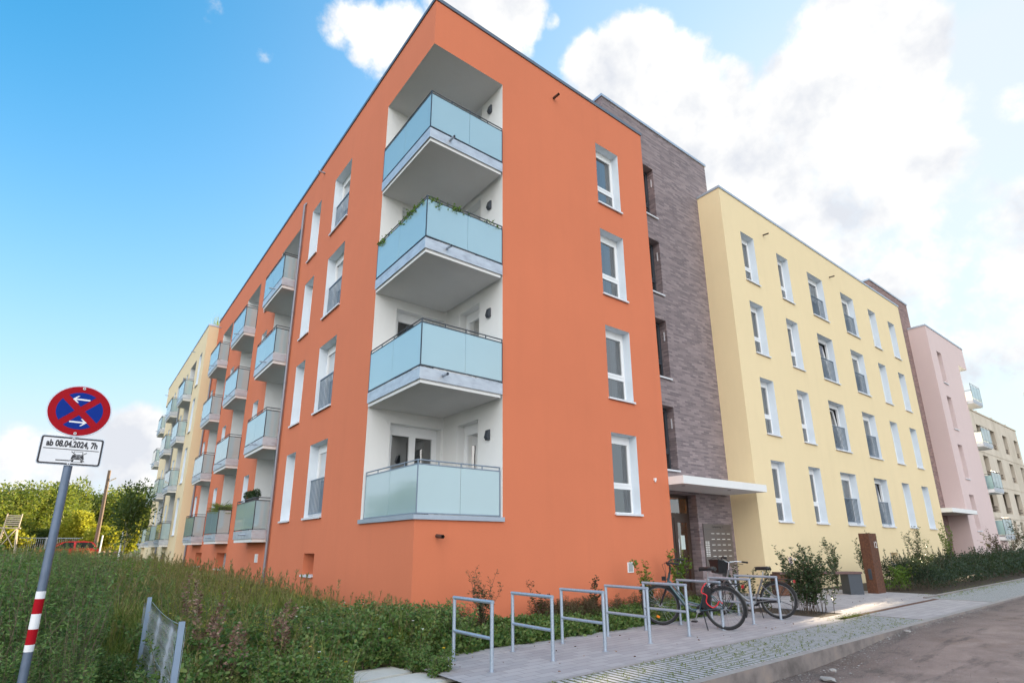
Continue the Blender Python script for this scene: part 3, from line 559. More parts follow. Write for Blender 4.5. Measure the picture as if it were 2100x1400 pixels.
# ---- brick stair towers
def tower(x0, x1, z1, mat, label, wins, door, num):
    b = thing('stair_tower', label, 'building', (x0, .9, -.1), absolute=True, group='brick stair towers between the houses'); fr = Fr((0, .9, 0), (1, 0, 0), (0, -1, 0))
    w = MB(); H = [(wins[0], wins[1], z, z+1.95) for z in (3.45, 6.3, 9.15, 12.0)]; dr = (x0+1.5, x0+3.2, -.3, 2.78)
    w.grid(fr, x0, x1, -.3, z1, H+[dr])
    w.quad((x0, .9, -.3), (x0, 9, -.3), (x0, 9, z1), (x0, .9, z1)); w.quad((x1, .9, -.3), (x1, 9, -.3), (x1, 9, z1), (x1, .9, z1)); w.quad((x0, 9, -.3), (x1, 9, -.3), (x1, 9, z1), (x0, 9, z1))
    w.quad((x0, .9, z1-.02), (x1, .9, z1-.02), (x1, 9, z1-.02), (x0, 9, z1-.02)); w.build('wall', mat, b)
    coping(b, (x0, x1, .9, 9), z1, .13, .04, .3, 'zinc')
    for z in (3.45, 6.3, 9.15, 12.0):
        wd = window(b, fr, wins[0], wins[1], z, z+1.95, 'plain', .26, reveal=mat, frame='anthracite', curtain=None, transom=.3, head=.05)
        s = MB(); n = int((wins[1]-wins[0])/.07)
        for k in range(n): s.fbox(fr, wins[0]+k*(wins[1]-wins[0])/n+.004, wins[0]+(k+1)*(wins[1]-wins[0])/n-.004, z+1.952, z+2.17, 0, .004)
        s.build('brick_lintel', mat, wd)
        s = MB(); s.fbox(Fr((wins[1], .9, 0), (0, 1, 0), (-1, 0, 0)), .09, .12, z+1.3, z+1.6, 0, .02); s.build('window_handle', 'white_metal', wd)
    c = MB(); c.box(x0+.71, x0+4.86, -.46, .89, 2.85, 3.06); can = c.build('canopy', 'white_render', b)
    for x in (x0+1.2, x0+3.4):
        s = MB(); s.tube([(x, -.1, 2.853), (x, -.1, 2.845)], .05, 12); s.build('downlight', 'black_plastic', can)
    # entrance: frame, leaf with glass, transom light, hall behind
    a, e, z0, zt = dr; f = MB(); D = -.3
    f.fbox(fr, a, a+.09, z0, zt, D-.06, D); f.fbox(fr, e-.09, e, z0, zt, D-.06, D); f.fbox(fr, a+.09, e-.09, zt-.09, zt, D-.06, D); f.fbox(fr, a+.09, e-.09, 2.1, 2.24, D-.06, D); f.fbox(fr, e-.87, e-.77, z0, 2.1, D-.06, D)
    dd = f.build('entrance_door', 'door_brown', b)
    f = MB(); f.fbox(fr, e-.77, e-.63, -.2, 2.1, D-.05, D+.015); f.fbox(fr, e-.17, e-.09, -.2, 2.1, D-.05, D+.015); f.fbox(fr, e-.63, e-.17, 1.97, 2.1, D-.05, D+.015); f.fbox(fr, e-.63, e-.17, -.2, .05, D-.05, D+.015); f.build('door_leaf', 'door_brown', dd)
    g = MB(); g.grid(fr, e-.63, e-.17, .05, 1.97, [], D-.02); g.grid(fr, a+.09, e-.09, 2.24, zt-.09, [], D-.02); g.grid(fr, a+.09, e-.87, -.1, 2.1, [], D-.02); g.build('door_glass', 'window_glass', dd)
    g = MB(); g.tube([fr.P(e-.70, .45, D+.06), fr.P(e-.70, 1.5, D+.06)], .014, 8); g.tube([fr.P(e-.70, .6, D), fr.P(e-.70, .6, D+.06)], .01, 6); g.tube([fr.P(e-.70, 1.4, D), fr.P(e-.70, 1.4, D+.06)], .01, 6); g.build('door_handle', 'chrome', dd)
    g = MB(); g.fbox(fr, e-.50, e-.30, 1.2, 1.6, D-.012, D-.01); g.build('notice', 'paper', dd)
    h = MB(); h.box(x0+.4, x0+4, 3.2, 3.25, -.3, 2.8, 0); h.box(x0+.4, x0+.45, 1.3, 3.2, -.3, 2.8, 1); h.box(x0+3.9, x0+4, 1.3, 3.2, -.3, 2.8, 1); h.box(x0+.4, x0+4, 1.3, 3.2, 2.79, 2.82, 0); h.box(x0+.4, x0+4, 1.3, 3.2, -.3, -.28, 1)
    hall = h.build('entrance_hall', ['orange_wall', 'room_dark'], dd)
    h = MB(); h.box(x0+1.6, x0+3.3, 2.45, 2.7, 2.58, 2.66); h.build('hall_lamp', 'hall_lamp', hall)
    r = MB()
    for u in (a, e): r.quad(fr.P(u, z0, 0), fr.P(u, zt, 0), fr.P(u, zt, D), fr.P(u, z0, D))
    r.quad(fr.P(a, zt, 0), fr.P(e, zt, 0), fr.P(e, zt, D), fr.P(a, zt, D)); r.build('reveal', mat, dd)
    if num:                                                 # letter boxes
        p = MB(); p.fbox(fr, 10.13, 11.62, .72, 1.94, 0, .03); pm = p.build('letter_boxes', 'mail_steel', b)
        l = MB()
        for i in range(6):
            z = 1.66-i*.165; l.fbox(fr, 10.42, 11.6, z-.075, z-.071, .03, .0315, 1)
            for j in range(4): l.fbox(fr, 10.5+j*.28, 10.66+j*.28, z-.012, z+.006, .03, .033)
        for i in range(9):
            for j in range(2): l.fbox(fr, 10.16+j*.11, 10.25+j*.11, 1.40-i*.05, 1.425-i*.05, .03, .033)
        l.fbox(fr, 10.13, 11.62, 1.775, 1.78, .03, .0315, 1); l.build('name_plates', ['label_white', 'anthracite'], pm)
        text_on(pm, 'Campusring 12', fr, 10.88, 1.83, .031, .10, 'ink', 'lettering')
    return b
def text_mesh(s, size, bold=0.0, align='CENTER', depth=.001):
    cu = bpy.data.curves.new('lettering', 'FONT'); cu.body = s; cu.size = size; cu.align_x = align; cu.offset = bold; cu.extrude = depth; cu.resolution_u = 3
    o = bpy.data.objects.new('lettering', cu); COL.objects.link(o); bpy.context.view_layer.update()
    me = bpy.data.meshes.new_from_object(o.evaluated_get(bpy.context.evaluated_depsgraph_get())); bpy.data.objects.remove(o); bpy.data.curves.remove(cu); return me
def text_on(parent, s, fr, U, Z, D, size, mat, name='lettering', bold=0, sx=1, align='CENTER'):
    me = text_mesh(s, size, bold, align); me.transform(Matrix.Diagonal((sx, 1, 1, 1)))
    u = fr.u; n = fr.n; mt = Matrix((u, Vector((0, 0, 1)), n)).transposed().to_4x4(); mt.translation = fr.P(U, Z, D); me.transform(mt); me.materials.clear(); me.materials.append(M(mat))
    return link(name, me, parent)
tower(6.74, 12.58, 15.68, 'dark_brick', 'mauve brick stair tower with letter boxes, between the orange and yellow houses', (7.95, 9.2), True, True)
tower(28.4, 34.1, 15.68, 'red_brick', 'narrow reddish brick stair tower between the yellow and pink houses', (29.9, 31.05), True, False)

# ---- yellow house
def yellow_house():
    b = thing('apartment_house', 'pale yellow apartment house with six columns of tall windows', 'building', (11.81, 0, -.1), absolute=True)
    X0, X1, TOP = 11.81, 29.07, 13.88; cols = [(12.96, 13.87, 'plain'), (15.56, 16.47, 'plain'), (18.12, 19.53, 'french'), (21.33, 22.70, 'french'), (24.42, 25.32, 'plain'), (26.94, 27.83, 'plain')]
    H = [(a, c, z, z+WH) for a, c, k in cols for z in ROWS]; cel = [(19.1, 19.9, .55, 1.0), (21.6, 22.4, .55, 1.0)]
    w = MB(); w.grid(FS, X0, X1, -.3, TOP, H+cel)
    w.quad((X0, 0, -.3), (X0, 12, -.3), (X0, 12, TOP), (X0, 0, TOP)); w.quad((X1, 0, -.3), (X1, 12, -.3), (X1, 12, TOP), (X1, 0, TOP)); w.quad((X0, 12, -.3), (X1, 12, -.3), (X1, 12, TOP), (X0, 12, TOP))
    w.quad((X0, 0, TOP-.02), (X1, 0, TOP-.02), (X1, 12, TOP-.02), (X0, 12, TOP-.02)); w.build('wall', 'yellow_render', b); coping(b, (X0, X1, 0, 12), TOP, .13, .03, .3, 'zinc')
    til = {(0, 3): 1, (1, 2): 1, (2, 2): 1}; cur = {(0, 2), (0, 0), (0, 1), (1, 3), (2, 3)}
    for i, z in enumerate(ROWS):
        for j, (a, c, k) in enumerate(cols):
            window(b, FS, a, c, z, z+WH, k, tilt=-.10 if (i, j) in til else 0, curtain=None if (i, j) in cur else [(.3, 1), (.55, 1), (0, 1), (.1, .6)][(i*5+j*3) % 4], cloth=['curtain_cloth', 'curtain_cloth', 'pale_cloth', 'curtain_cloth', 'warm_cloth'][(i*7+j*2) % 5])
    for a, c, z0, z1 in cel: window(b, FS, a, c, z0, z1, 'small', .25, head=.05, reveal='yellow_render')
    spout(b, FS, 14.69, 12.97, 'brown_metal', .22, .03); spout(b, FS, 20.41, 12.95, 'brown_metal', .22, .03)
    v = MB(); v.fbox(FS, 13.24, 13.46, .68, .94, 0, .02); vent = v.build('vent_grille', 'pink_render', b); v = MB(); [v.fbox(FS, 13.26, 13.44, .71+k*.026, .722+k*.026, .02, .024) for k in range(8)]; v.build('slats', 'anthracite', vent)
    v = MB(); v.fbox(FS, 13.58, 13.64, .84, .9, 0, .03); v.build('outdoor_socket', 'white_frame', b); return b
yellow_house()

# ---- pink house beyond the second tower
def pink_house():
    b = thing('apartment_house', 'pale pink apartment house beyond the yellow one, balconies at its far corner', 'building', (33.3, 0, -.1), absolute=True)
    X0, X1, TOP = 33.3, 40.4, 13.86; H = [(34.47, 35.32, z, z+WH) for z in ROWS]; w = MB(); RX, RZ = 38.6, 12.42
    w.grid(FS, X0, X1, -.3, TOP, H+[(RX, X1, 1.8, RZ)])
    w.quad((X0, 0, -.3), (X0, 12, -.3), (X0, 12, TOP), (X0, 0, TOP)); FE = Fr((X1, 0, 0), (0, 1, 0), (1, 0, 0)); w.grid(FE, 0, 12, -.3, TOP, [(0, 2.4, 1.8, RZ)]); w.quad((X0, 12, -.3), (X1, 12, -.3), (X1, 12, TOP), (X0, 12, TOP))
    w.quad((X0, 0, TOP-.02), (X1, 0, TOP-.02), (X1, 12, TOP-.02), (X0, 12, TOP-.02)); w.build('wall', 'pink_render', b); coping(b, (X0, X1, 0, 12), TOP, .13, .03, .3, 'zinc')
    r = MB(); r.quad((RX, 0, 1.8), (RX, 2.4, 1.8), (RX, 2.4, RZ), (RX, 0, RZ)); r.quad((RX, 2.4, 1.8), (X1, 2.4, 1.8), (X1, 2.4, RZ), (RX, 2.4, RZ)); r.quad((RX, 0, RZ), (X1, 0, RZ), (X1, 2.4, RZ), (RX, 2.4, RZ)); r.quad((RX, 0, 1.8), (X1, 0, 1.8), (X1, 2.4, 1.8), (RX, 2.4, 1.8)); r.build('recess', 'white_render', b)
    for z in ROWS: window(b, FS, 34.47, 35.32, z, z+WH, reveal='pink_render')
    for zs in (1.55, 4.33, 7.13, 9.85):
        s = MB(); s.box(RX+.05, X1+.3, -.3, 2.35, zs, zs+.2); bal = s.build('balcony', 'white_render', b)
        f = MB(); f.box(RX+.05, X1+.33, -.33, -.3, zs+.07, zs+.31); f.box(X1+.3, X1+.33, -.3, 2.35, zs+.07, zs+.31); f.build('fascia', 'fascia_zinc', bal)
        for a, c in ((RX+.08, (RX+X1+.3)/2), ((RX+X1+.3)/2+.01, X1+.3)):
            g = MB(); g.box(a, c, -.33, -.318, zs+.36, zs+1.2); g.build('glass_panel', 'frosted_glass', bal)
        g = MB(); g.box(X1+.318, X1+.33, -.3, 2.3, zs+.36, zs+1.2); g.build('glass_panel', 'frosted_glass', bal)
        h = MB(); h.tube([(RX+.07, -.32, zs+1.3), (X1+.32, -.32, zs+1.3), (X1+.32, 2.3, zs+1.3)], .015, 6)
        for x in fr_(RX+.07, X1+.3, 3): h.box(x-.01, x+.01, -.335, -.315, zs+.3, zs+1.3)
        h.build('handrail', 'anthracite', bal)
    return b
pink_house()

# ---- concrete shell under construction
def concrete_house():
    Y0 = 3.6; b = thing('concrete_shell', 'bare concrete building shell with empty window openings at the far right', 'building', (50, Y0, -.1), absolute=True); fr = Fr((0, Y0, 0), (1, 0, 0), (0, -1, 0)); TOP = 12.75
    H = []
    for i, z in enumerate((9.75, 6.98)):
        for k in range(5): H.append((52.6+k*4.35, 54.15+k*4.35, z, z+1.85))
    for k in range(5): H.append((51.6+k*4.35, 53.9+k*4.35, 3.95, 5.9))
    for k in range(8): H.append((52.2+k*2.4, 53.2+k*2.4, 1.4, 3.3))
    w = MB(); w.grid(fr, 47, 72, -.3, TOP, H); w.grid(fr, 47, 72, -.3, TOP, H, -.3); w.quad((47, Y0, -.3), (47, 16, -.3), (47, 16, TOP), (47, Y0, TOP)); w.quad((72, Y0, -.3), (72, 16, -.3), (72, 16, TOP), (72, Y0, TOP)); w.quad((47, 16, -.3), (72, 16, -.3), (72, 16, TOP), (47, 16, TOP))
    for z in (TOP-.1, 9.2, 6.3, 3.6): w.quad((47, Y0+.3, z), (72, Y0+.3, z), (72, 16, z), (47, 16, z))
    for a, c, z0, z1 in H:
        for u in (a, c): w.quad(fr.P(u, z0, 0), fr.P(u, z1, 0), fr.P(u, z1, -.3), fr.P(u, z0, -.3))
        w.quad(fr.P(a, z1, 0), fr.P(c, z1, 0), fr.P(c, z1, -.3), fr.P(a, z1, -.3)); w.quad(fr.P(a, z0, 0), fr.P(c, z0, 0), fr.P(c, z0, -.3), fr.P(a, z0, -.3))
    w.build('wall', 'bare_concrete', b)
    p = MB(); p.fbox(fr, 47, 72, TOP, TOP+.12, -.4, .06); [p.fbox(fr, 48+k*5, 48.3+k*5, TOP+.12, TOP+.25, -.3, .03) for k in range(5)]; p.build('roof_edge', 'bare_concrete', b)
    p = MB(); [p.fbox(fr, 47, 72, z, z+.12, 0, .03) for z in (3.5, 6.25, 9.1)]; p.build('floor_band', 'bare_concrete', b)
    for a, c, z0, z1 in H:
        if z0 < 3: continue
        p = MB(); p.fbox(fr, a, c, z0+.5, z0+.56, -.16, -.1); p.fbox(fr, a, c, z0+.25, z0+.31, -.16, -.1); p.build('safety_board', 'old_wood', b)
    return b
concrete_house()

# ---- cream house at the far left end
def cream_house():
    b = thing('apartment_house', 'cream apartment house at the far left end of the block, behind the orange one', 'building', (-.5, 24.64, -.1), absolute=True)
    fr = Fr((-.5, 0, 0), (0, 1, 0), (-1, 0, 0)); Y0, Y1, TOP = 24.75, 41.4, 13.62; rows = [2.0, 4.75, 7.6, 10.32]
    H = [(25.76, 26.6, z, z+WH) for z in rows]; small = [(30.6, 31.3), (36.0, 36.7)]; H2 = [(a, c, z+.1, z+WH-.1) for a, c in small for z in rows]; LG = [(27.62, 29.75), (32.9, 35.1)]
    w = MB(); w.grid(fr, Y0, Y1, -.3, TOP, H+H2+[(a, c, 1.6, 12.3) for a, c in LG]+[(39.3, Y1, 1.6, 12.1)])
    w.quad((-.5, Y0, -.3), (7, Y0, -.3), (7, Y0, TOP), (-.5, Y0, TOP)); FN = Fr((0, Y1, 0), (1, 0, 0), (0, 1, 0)); w.grid(FN, -.5, 7, -.3, TOP, [(-.5, 1.4, 1.6, 12.1)]); w.quad((7, Y0, -.3), (7, Y1, -.3), (7, Y1, TOP), (7, Y0, TOP)); w.quad((-.5, Y0, TOP-.02), (7, Y0, TOP-.02), (7, Y1, TOP-.02), (-.5, Y1, TOP-.02))
    w.build('wall', 'cream_render', b); coping(b, (-.5, 7, Y0, Y1), TOP, .14, .03, .3, 'zinc')
    r = MB(); r.quad((-.5, 39.3, 1.6), (1.4, 39.3, 1.6), (1.4, 39.3, 12.1), (-.5, 39.3, 12.1)); r.quad((1.4, 39.3, 1.6), (1.4, Y1, 1.6), (1.4, Y1, 12.1), (1.4, 39.3, 12.1)); r.quad((-.5, 39.3, 12.1), (1.4, 39.3, 12.1), (1.4, Y1, 12.1), (-.5, Y1, 12.1)); r.build('recess', 'white_render', b)
    for z in rows:
        window(b, fr, 25.76, 26.6, z, z+WH); [window(b, fr, a, c, z+.1, z+WH-.1, 'small', .22) for a, c in small]
    for a, c in LG:
        loggia(b, fr, a, c, 1.6, 12.3, 1.5, levels=[1.7, 4.5, 7.3, 10])
        for zs in (1.42, 4.36, 7.2, 9.7): balcony(b, fr, a-.1, c+.06, zs, .45, 1.5)
    for zs in (1.42, 4.36, 7.2, 9.7): balcony(b, fr, 39.4, 41.5, zs, .3, 1.5)
    t = MB(); t.fbox(fr, 28.2, 29.6, .3, 1.1, -.2, .001); t.build('cellar_window', 'anthracite', b)
    spout(b, fr, 29.0, 13.2); spout(b, fr, 40.7, 12.95)
    p = MB(); p.tube([fr.P(31.9, .1, .07), fr.P(31.9, 12.2, .07)], .045, 8); p.build('downpipe', 'dark_coping', b); return b
cream_house()

# ---- unseen house added beyond the right of the frame to shade the road
def shading_house():
    b = thing('apartment_house', 'unseen rendered house added at the far end of the street to shade the road', 'building', (93, -20, -.1), absolute=True)
    fr = Fr((93, 0, 0), (0, 1, 0), (-1, 0, 0)); w = MB(); TOP = 21; Y0, Y1 = -24, 5.35; H = [(-22+k*3.2, -20.8+k*3.2, 2+i*2.9, 3.7+i*2.9) for k in range(8) for i in range(6)]
    w.grid(fr, Y0, Y1, -.3, TOP, H)
    for y in (Y0, Y1): w.quad((93, y, -.3), (106, y, -.3), (106, y, TOP), (93, y, TOP))
    w.quad((106, Y0, -.3), (106, Y1, -.3), (106, Y1, TOP), (106, Y0, TOP)); w.quad((93, Y0, TOP), (106, Y0, TOP), (106, Y1, TOP), (93, Y1, TOP)); w.build('wall', 'white_render', b)
    for h in H:
        f = MB(); f.fbox(fr, *h[:4], -.25, -.2); f.build('window', 'room_dark', b)
shading_house()

# ------------------------------------------------------------------ plants
def leaves(c, d, L_, W_, rng, droop=0):
    """c (N,3) leaf bases, d (N,3) axes, L_,W_ (N,) sizes -> pointed four cornered leaves"""
    n = len(c); d = d/np.maximum(np.linalg.norm(d, axis=1, keepdims=True), 1e-6); r = rng.normal(size=(n, 3)); s = np.cross(d, r); s /= np.maximum(np.linalg.norm(s, axis=1, keepdims=True), 1e-6)
    L_ = np.broadcast_to(L_, (n,))[:, None]; W_ = np.broadcast_to(W_, (n,))[:, None]; nn = np.cross(d, s)
    v = np.stack([c, c+d*L_*.45+s*W_*.5+nn*L_*.06, c+d*L_*(1-.0*droop), c+d*L_*.45-s*W_*.5+nn*L_*.06], axis=1).reshape(-1, 3)
    return v, np.arange(4*n).reshape(-1, 4)
def strips(P):
    """P list of (points(k,3), radius array) -> three sided stems"""
    V = []; Q = []; o = 0
    for p, r in P:
        p = np.asarray(p); k = len(p); r = np.broadcast_to(r, (k,))
        ring = np.array([[1, 0, 0], [-.5, .866, 0], [-.5, -.866, 0]]); t = p[-1]-p[0]
        if abs(t[2]) < .5*np.linalg.norm(t): ring = ring[:, [2, 1, 0]]
        V.append((p[:, None, :]+ring[None]*r[:, None, None]).reshape(-1, 3)); i = np.arange(k-1)[:, None]*3; j = np.arange(3)[None]; j2 = (j+1) % 3
        Q.append(np.stack([i+j, i+j2, i+3+j2, i+3+j], -1).reshape(-1, 4)+o); o += k*3
    return (np.concatenate(V), np.concatenate(Q)) if V else (np.zeros((0, 3)), np.zeros((0, 4), int))
def blades(base, h, lean, w, rng):
    n = len(base); a = rng.uniform(0, 6.283, n); dx = np.stack([np.cos(a), np.sin(a), np.zeros(n)], 1); sd = np.stack([-np.sin(a), np.cos(a), np.zeros(n)], 1)
    h = np.broadcast_to(h, (n,))[:, None]; lean = np.broadcast_to(lean, (n,))[:, None]; w = np.broadcast_to(w, (n,))[:, None]; z = np.array([[0, 0, 1.]])
    p0 = base; p1 = base+z*h*.55+dx*lean*h*.25; p2 = base+z*h*(1-.3*lean)+dx*lean*h*.85
    v = np.stack([p0-sd*w*.5, p0+sd*w*.5, p1+sd*w*.42, p1-sd*w*.42, p1-sd*w*.42, p1+sd*w*.42, p2+sd*w*.06, p2-sd*w*.06], 1).reshape(-1, 3)
    return v, np.arange(8*n).reshape(-1, 4)
def merge(parts):
    V = []; Q = []; I = []; o = 0
    for v, q, mi in parts: V.append(v); Q.append(q+o); I.append(np.full(len(q), mi)); o += len(v)
    return np.concatenate(V), np.concatenate(Q), np.concatenate(I)
def stem_curve(rng, h, spread, n=6, base=(0, 0, 0)):
    a = rng.uniform(0, 6.283); t = np.linspace(0, 1, n)[:, None]; d = np.array([[math.cos(a), math.sin(a), 0]])*spread*rng.uniform(.3, 1)
    return np.array([base]) + t*np.array([[0, 0, h]]) + d*t**1.5 + rng.normal(scale=.015*h, size=(n, 3))*t
def along(p, n, rng, lo=.1, hi=1.0):
    t = rng.uniform(lo, hi, n)*(len(p)-1); i = np.minimum(t.astype(int), len(p)-2); f = (t-i)[:, None]; return p[i]*(1-f)+p[i+1]*f, t/(len(p)-1)
def weed(rng, h, kind):
    """one herb plant -> parts (material index: 0 leaf, 1 stem, 2 flower)"""
    parts = []; st = []
    for k in range(rng.integers(2, 5) if kind != 'herb' else rng.integers(4, 7)):
        hh = h*rng.uniform(.7, 1.05); p = stem_curve(rng, hh, .32*h if kind != 'herb' else .6*h, 6, (*rng.normal(scale=.04, size=2), 0)); st.append((p, np.linspace(.0055, .002, 6)))
        n = {'mug': 95, 'herb': 48, 'dry': 110, 'fine': 75}[kind]; c, t = along(p, n, rng, .06 if kind != 'dry' else .25)
        a = rng.uniform(0, 6.283, n); out = np.stack([np.cos(a), np.sin(a), rng.uniform(-.15, .8, n)], 1)
        wide = {'mug': .11, 'herb': .09, 'dry': .045, 'fine': .09}[kind]*(1.15-t)[:, None]; c = c+out*rng.uniform(0, 1, (n, 1))*wide
        L_ = {'mug': .062, 'herb': .062, 'dry': .06, 'fine': .045}[kind]*rng.uniform(.6, 1.3, n)*(1.15-.55*t); W_ = L_*{'mug': .32, 'herb': .62, 'dry': .5, 'fine': .22}[kind]
        v, q = leaves(c, out+rng.normal(scale=.35, size=(n, 3)), L_, W_, rng); parts.append((v, q, 0))
        if kind == 'mug' and rng.random() < .6:
            c, t = along(p, 26, rng, .72, 1.0); v, q = leaves(c+rng.normal(scale=.018, size=(26, 3)), rng.normal(size=(26, 3))+[0, 0, 1], .022, .012, rng); parts.append((v, q, 0))
    v, q = strips(st); parts.append((v, q, 1)); return merge(parts)
def tuft(rng, h, n):
    b = np.concatenate([rng.normal(scale=.05, size=(n, 2)), np.zeros((n, 1))], 1); v, q = blades(b, h*rng.uniform(.5, 1.1, n), rng.uniform(.15, .8, n), rng.uniform(.005, .011, n), rng); parts = [(v, q, 0)]
    st = []
    for k in range(rng.integers(0, 2)):
        p = stem_curve(rng, h*rng.uniform(1.0, 1.4), .25*h); st.append((p, .0022)); c, t = along(p, 14, rng, .78, 1.0); v, q = leaves(c, rng.normal(scale=.4, size=(14, 3))+[0, 0, 1], .04, .010, rng); parts.append((v, q, 1))
    if st: v, q = strips(st); parts.append((v, q, 1))
    return merge(parts)
def scatter(name, protos, pts, scales, zf, mats, label, cat, rng, kind='stuff'):
    V = []; Q = []; I = []; o = 0
    for (x, y), s in zip(pts, scales):
        v, q, i = protos[rng.integers(len(protos))]; a = rng.uniform(0, 6.283); c, sn = math.cos(a), math.sin(a)
        w = v*np.array([s*.5+.5*min(1.2, s), s*.5+.5*min(1.2, s), s]); V.append(np.stack([w[:, 0]*c-w[:, 1]*sn+x, w[:, 0]*sn+w[:, 1]*c+y, w[:, 2]+zf(x, y)], 1)); Q.append(q+o); I.append(i); o += len(v)
    o_ = link(name, npmesh(name, np.concatenate(V), np.concatenate(Q), mats, np.concatenate(I))); return tag(o_, label, cat, None, kind)
def poisson(rng, n, x0, x1, y0, y1, keep): 
    p = np.stack([rng.uniform(x0, x1, n), rng.uniform(y0, y1, n)], 1); return p[[bool(keep(x, y)) for x, y in p]]
groundz = lambda x, y: fieldz(x, y)-(.14 if y < -1.5 else 0)
rg = np.random.default_rng(5)
slab_hole = lambda x, y: -2.2 < x < -.98 and -3.5 < y < -1.62
fence_hole = lambda x, y: -4.55 < x < -3.88 and y < -.55
paved = lambda x, y: x > -1.75 and y < -1.62
mugs = [weed(rg, 1.0, 'mug') for _ in range(9)]; fines = [weed(rg, 1.0, 'fine') for _ in range(6)]; herbs = [weed(rg, .42, 'herb') for _ in range(8)]; tufts = [tuft(rg, .45, 34) for _ in range(8)]; drys = [weed(rg, .75, 'dry') for _ in range(6)]
def tallw(x, y): return (x < (-3.05 if y > .4 else -4.0) + .25*math.sin(y*1.7)) and y > -3.05+.25*math.sin(x*3) and not fence_hole(x, y) and math.sin(x*1.9+y*.6)+math.sin(y*1.3-x*.8)+rg.normal(scale=.6) > -.45
p1 = poisson(rg, 2300, -12, -2.8, -3.1, 14, tallw); p2 = poisson(rg, 1300, -14, -1.9, 14, 40, lambda x, y: x < -2.0)
p0 = poisson(rg, 700, -6.2, -3.0, -3.1, 2.5, tallw)
pts = np.concatenate([p1, p2, p0]); scatter('tall_weeds', mugs+fines, pts, rg.uniform(.62, 1.25, len(pts))*(1+.3*np.sin(pts[:, 0]*2.3+pts[:, 1])*np.sin(pts[:, 1]*1.7))*np.where(pts[:, 0] > -3.9, .75, 1.0), groundz, ['weed_leaf', 'pale_stem'], 'tall dark green weeds crowding the field on the left', 'weeds', rg)
pts = poisson(rg, 6400, -4.2, -.12, -2.9, 26, lambda x, y: not slab_hole(x, y) and not paved(x, y) and not fence_hole(x, y) and (y < 9 or rg.random() < .6)); sc = rg.uniform(.5, 1.35, len(pts))*np.where((pts[:, 0] > -1.2) | (pts[:, 1] < .2), .85, 1.3)*(1+.3*np.sin(pts[:, 0]*2.9+1)*np.sin(pts[:, 1]*1.9))
scatter('tall_grass', tufts, pts, sc, groundz, ['grass_blade', 'seed_head'], 'long seeding grass along the foot of the orange wall', 'grass', rg)
pts = np.concatenate([poisson(rg, 330, -2.6, .3, -3.0, .3, lambda x, y: not slab_hole(x, y) and not (x > -1.2 and y < -1.68) and y < .5-x*.2), poisson(rg, 330, -4.2, -.8, .5, 12, lambda x, y: math.sin(x*2+y)+math.sin(y*1.3) > 0), poisson(rg, 120, -4.0, -2.4, -3.2, .5, lambda x, y: not fence_hole(x, y)), poisson(rg, 34, -1.05, -.8, -2.6, -1.7, lambda x, y: True), poisson(rg, 90, -4.5, -3.9, -3.5, -.6, lambda x, y: True)])
scatter('leafy_herbs', herbs, pts, rg.uniform(.6, 1.25, len(pts))*np.where((pts[:, 0] > -1.2) & (pts[:, 1] < -1.6) | (pts[:, 0] < -3.88) & (pts[:, 1] < -.6), .62, 1.1), groundz, ['herb_leaf', 'pale_stem'], 'low leafy green herbs growing around the pale stepping slabs', 'herbs', rg)
big = [weed(rg, 1.0, 'mug') for _ in range(5)]; pts = poisson(rg, 130, -6.5, -2.2, .2, 9, lambda x, y: math.sin(x*3.1)+math.sin(y*2.3+x) > .3); scatter('bushy_weeds', big, pts, rg.uniform(.9, 1.4, len(pts))*np.where(pts[:, 0] > -3.2, .72, 1), groundz, ['bright_leaf', 'pale_stem'], 'bushy light green weeds standing out of the dark ones', 'weeds', rg)
gold = [weed(rg, .8, 'fine') for _ in range(6)]; pts = poisson(rg, 560, -4.2, -.7, -1.5, 16, lambda x, y: not slab_hole(x, y) and not fence_hole(x, y) and math.sin(x*2.2+1)+math.sin(y*1.1+x) > .1); scatter('yellow_weeds', gold, pts, rg.uniform(.6, 1.15, len(pts))*np.where(pts[:, 0] > -1.4, .7, 1), groundz, ['gold_leaf', 'pale_stem'], 'yellowish green upright weeds scattered through the grass', 'weeds', rg)
p3 = poisson(rg, 900, -30, -2, 41, 50, lambda x, y: True); scatter('dry_grass', tufts, p3, rg.uniform(1.2, 2.2, len(p3)), fieldz, ['straw_blade', 'straw_blade'], 'sunlit straw coloured grass at the far side of the field', 'grass', rg)
fl = []
for n, mi, box, hh in ((60, 0, (-2.6, -.2, -2.6, 1.0), .45), (45, 1, (-2.6, -.7, -3.0, 1.0), .4), (14, 2, (-4.0, -3.0, 3, 9), 1.25), (40, 1, (-3.6, -1, 1, 9), .6)):
    for _ in range(n):
        x, y = rg.uniform(box[0], box[1]), rg.uniform(box[2], box[3])
        if slab_hole(x, y) or (x > -.9 and y < -1.6): continue
        c = np.array([[x, y, groundz(x, y)+hh*rg.uniform(.6, 1.15)]]).repeat(6, 0); a = np.arange(6)*1.047; v, q = leaves(c, np.stack([np.cos(a), np.sin(a), np.full(6, .5)], 1), .022, .018, rg); fl.append((v, q, mi))
v, q, i = merge(fl); tag(link('wild_flowers', npmesh('wild_flowers', v, q, ['flower_white', 'flower_yellow', 'flower_purple'], i)), 'small white, yellow and purple wild flowers among the weeds', 'flowers', None, 'stuff')
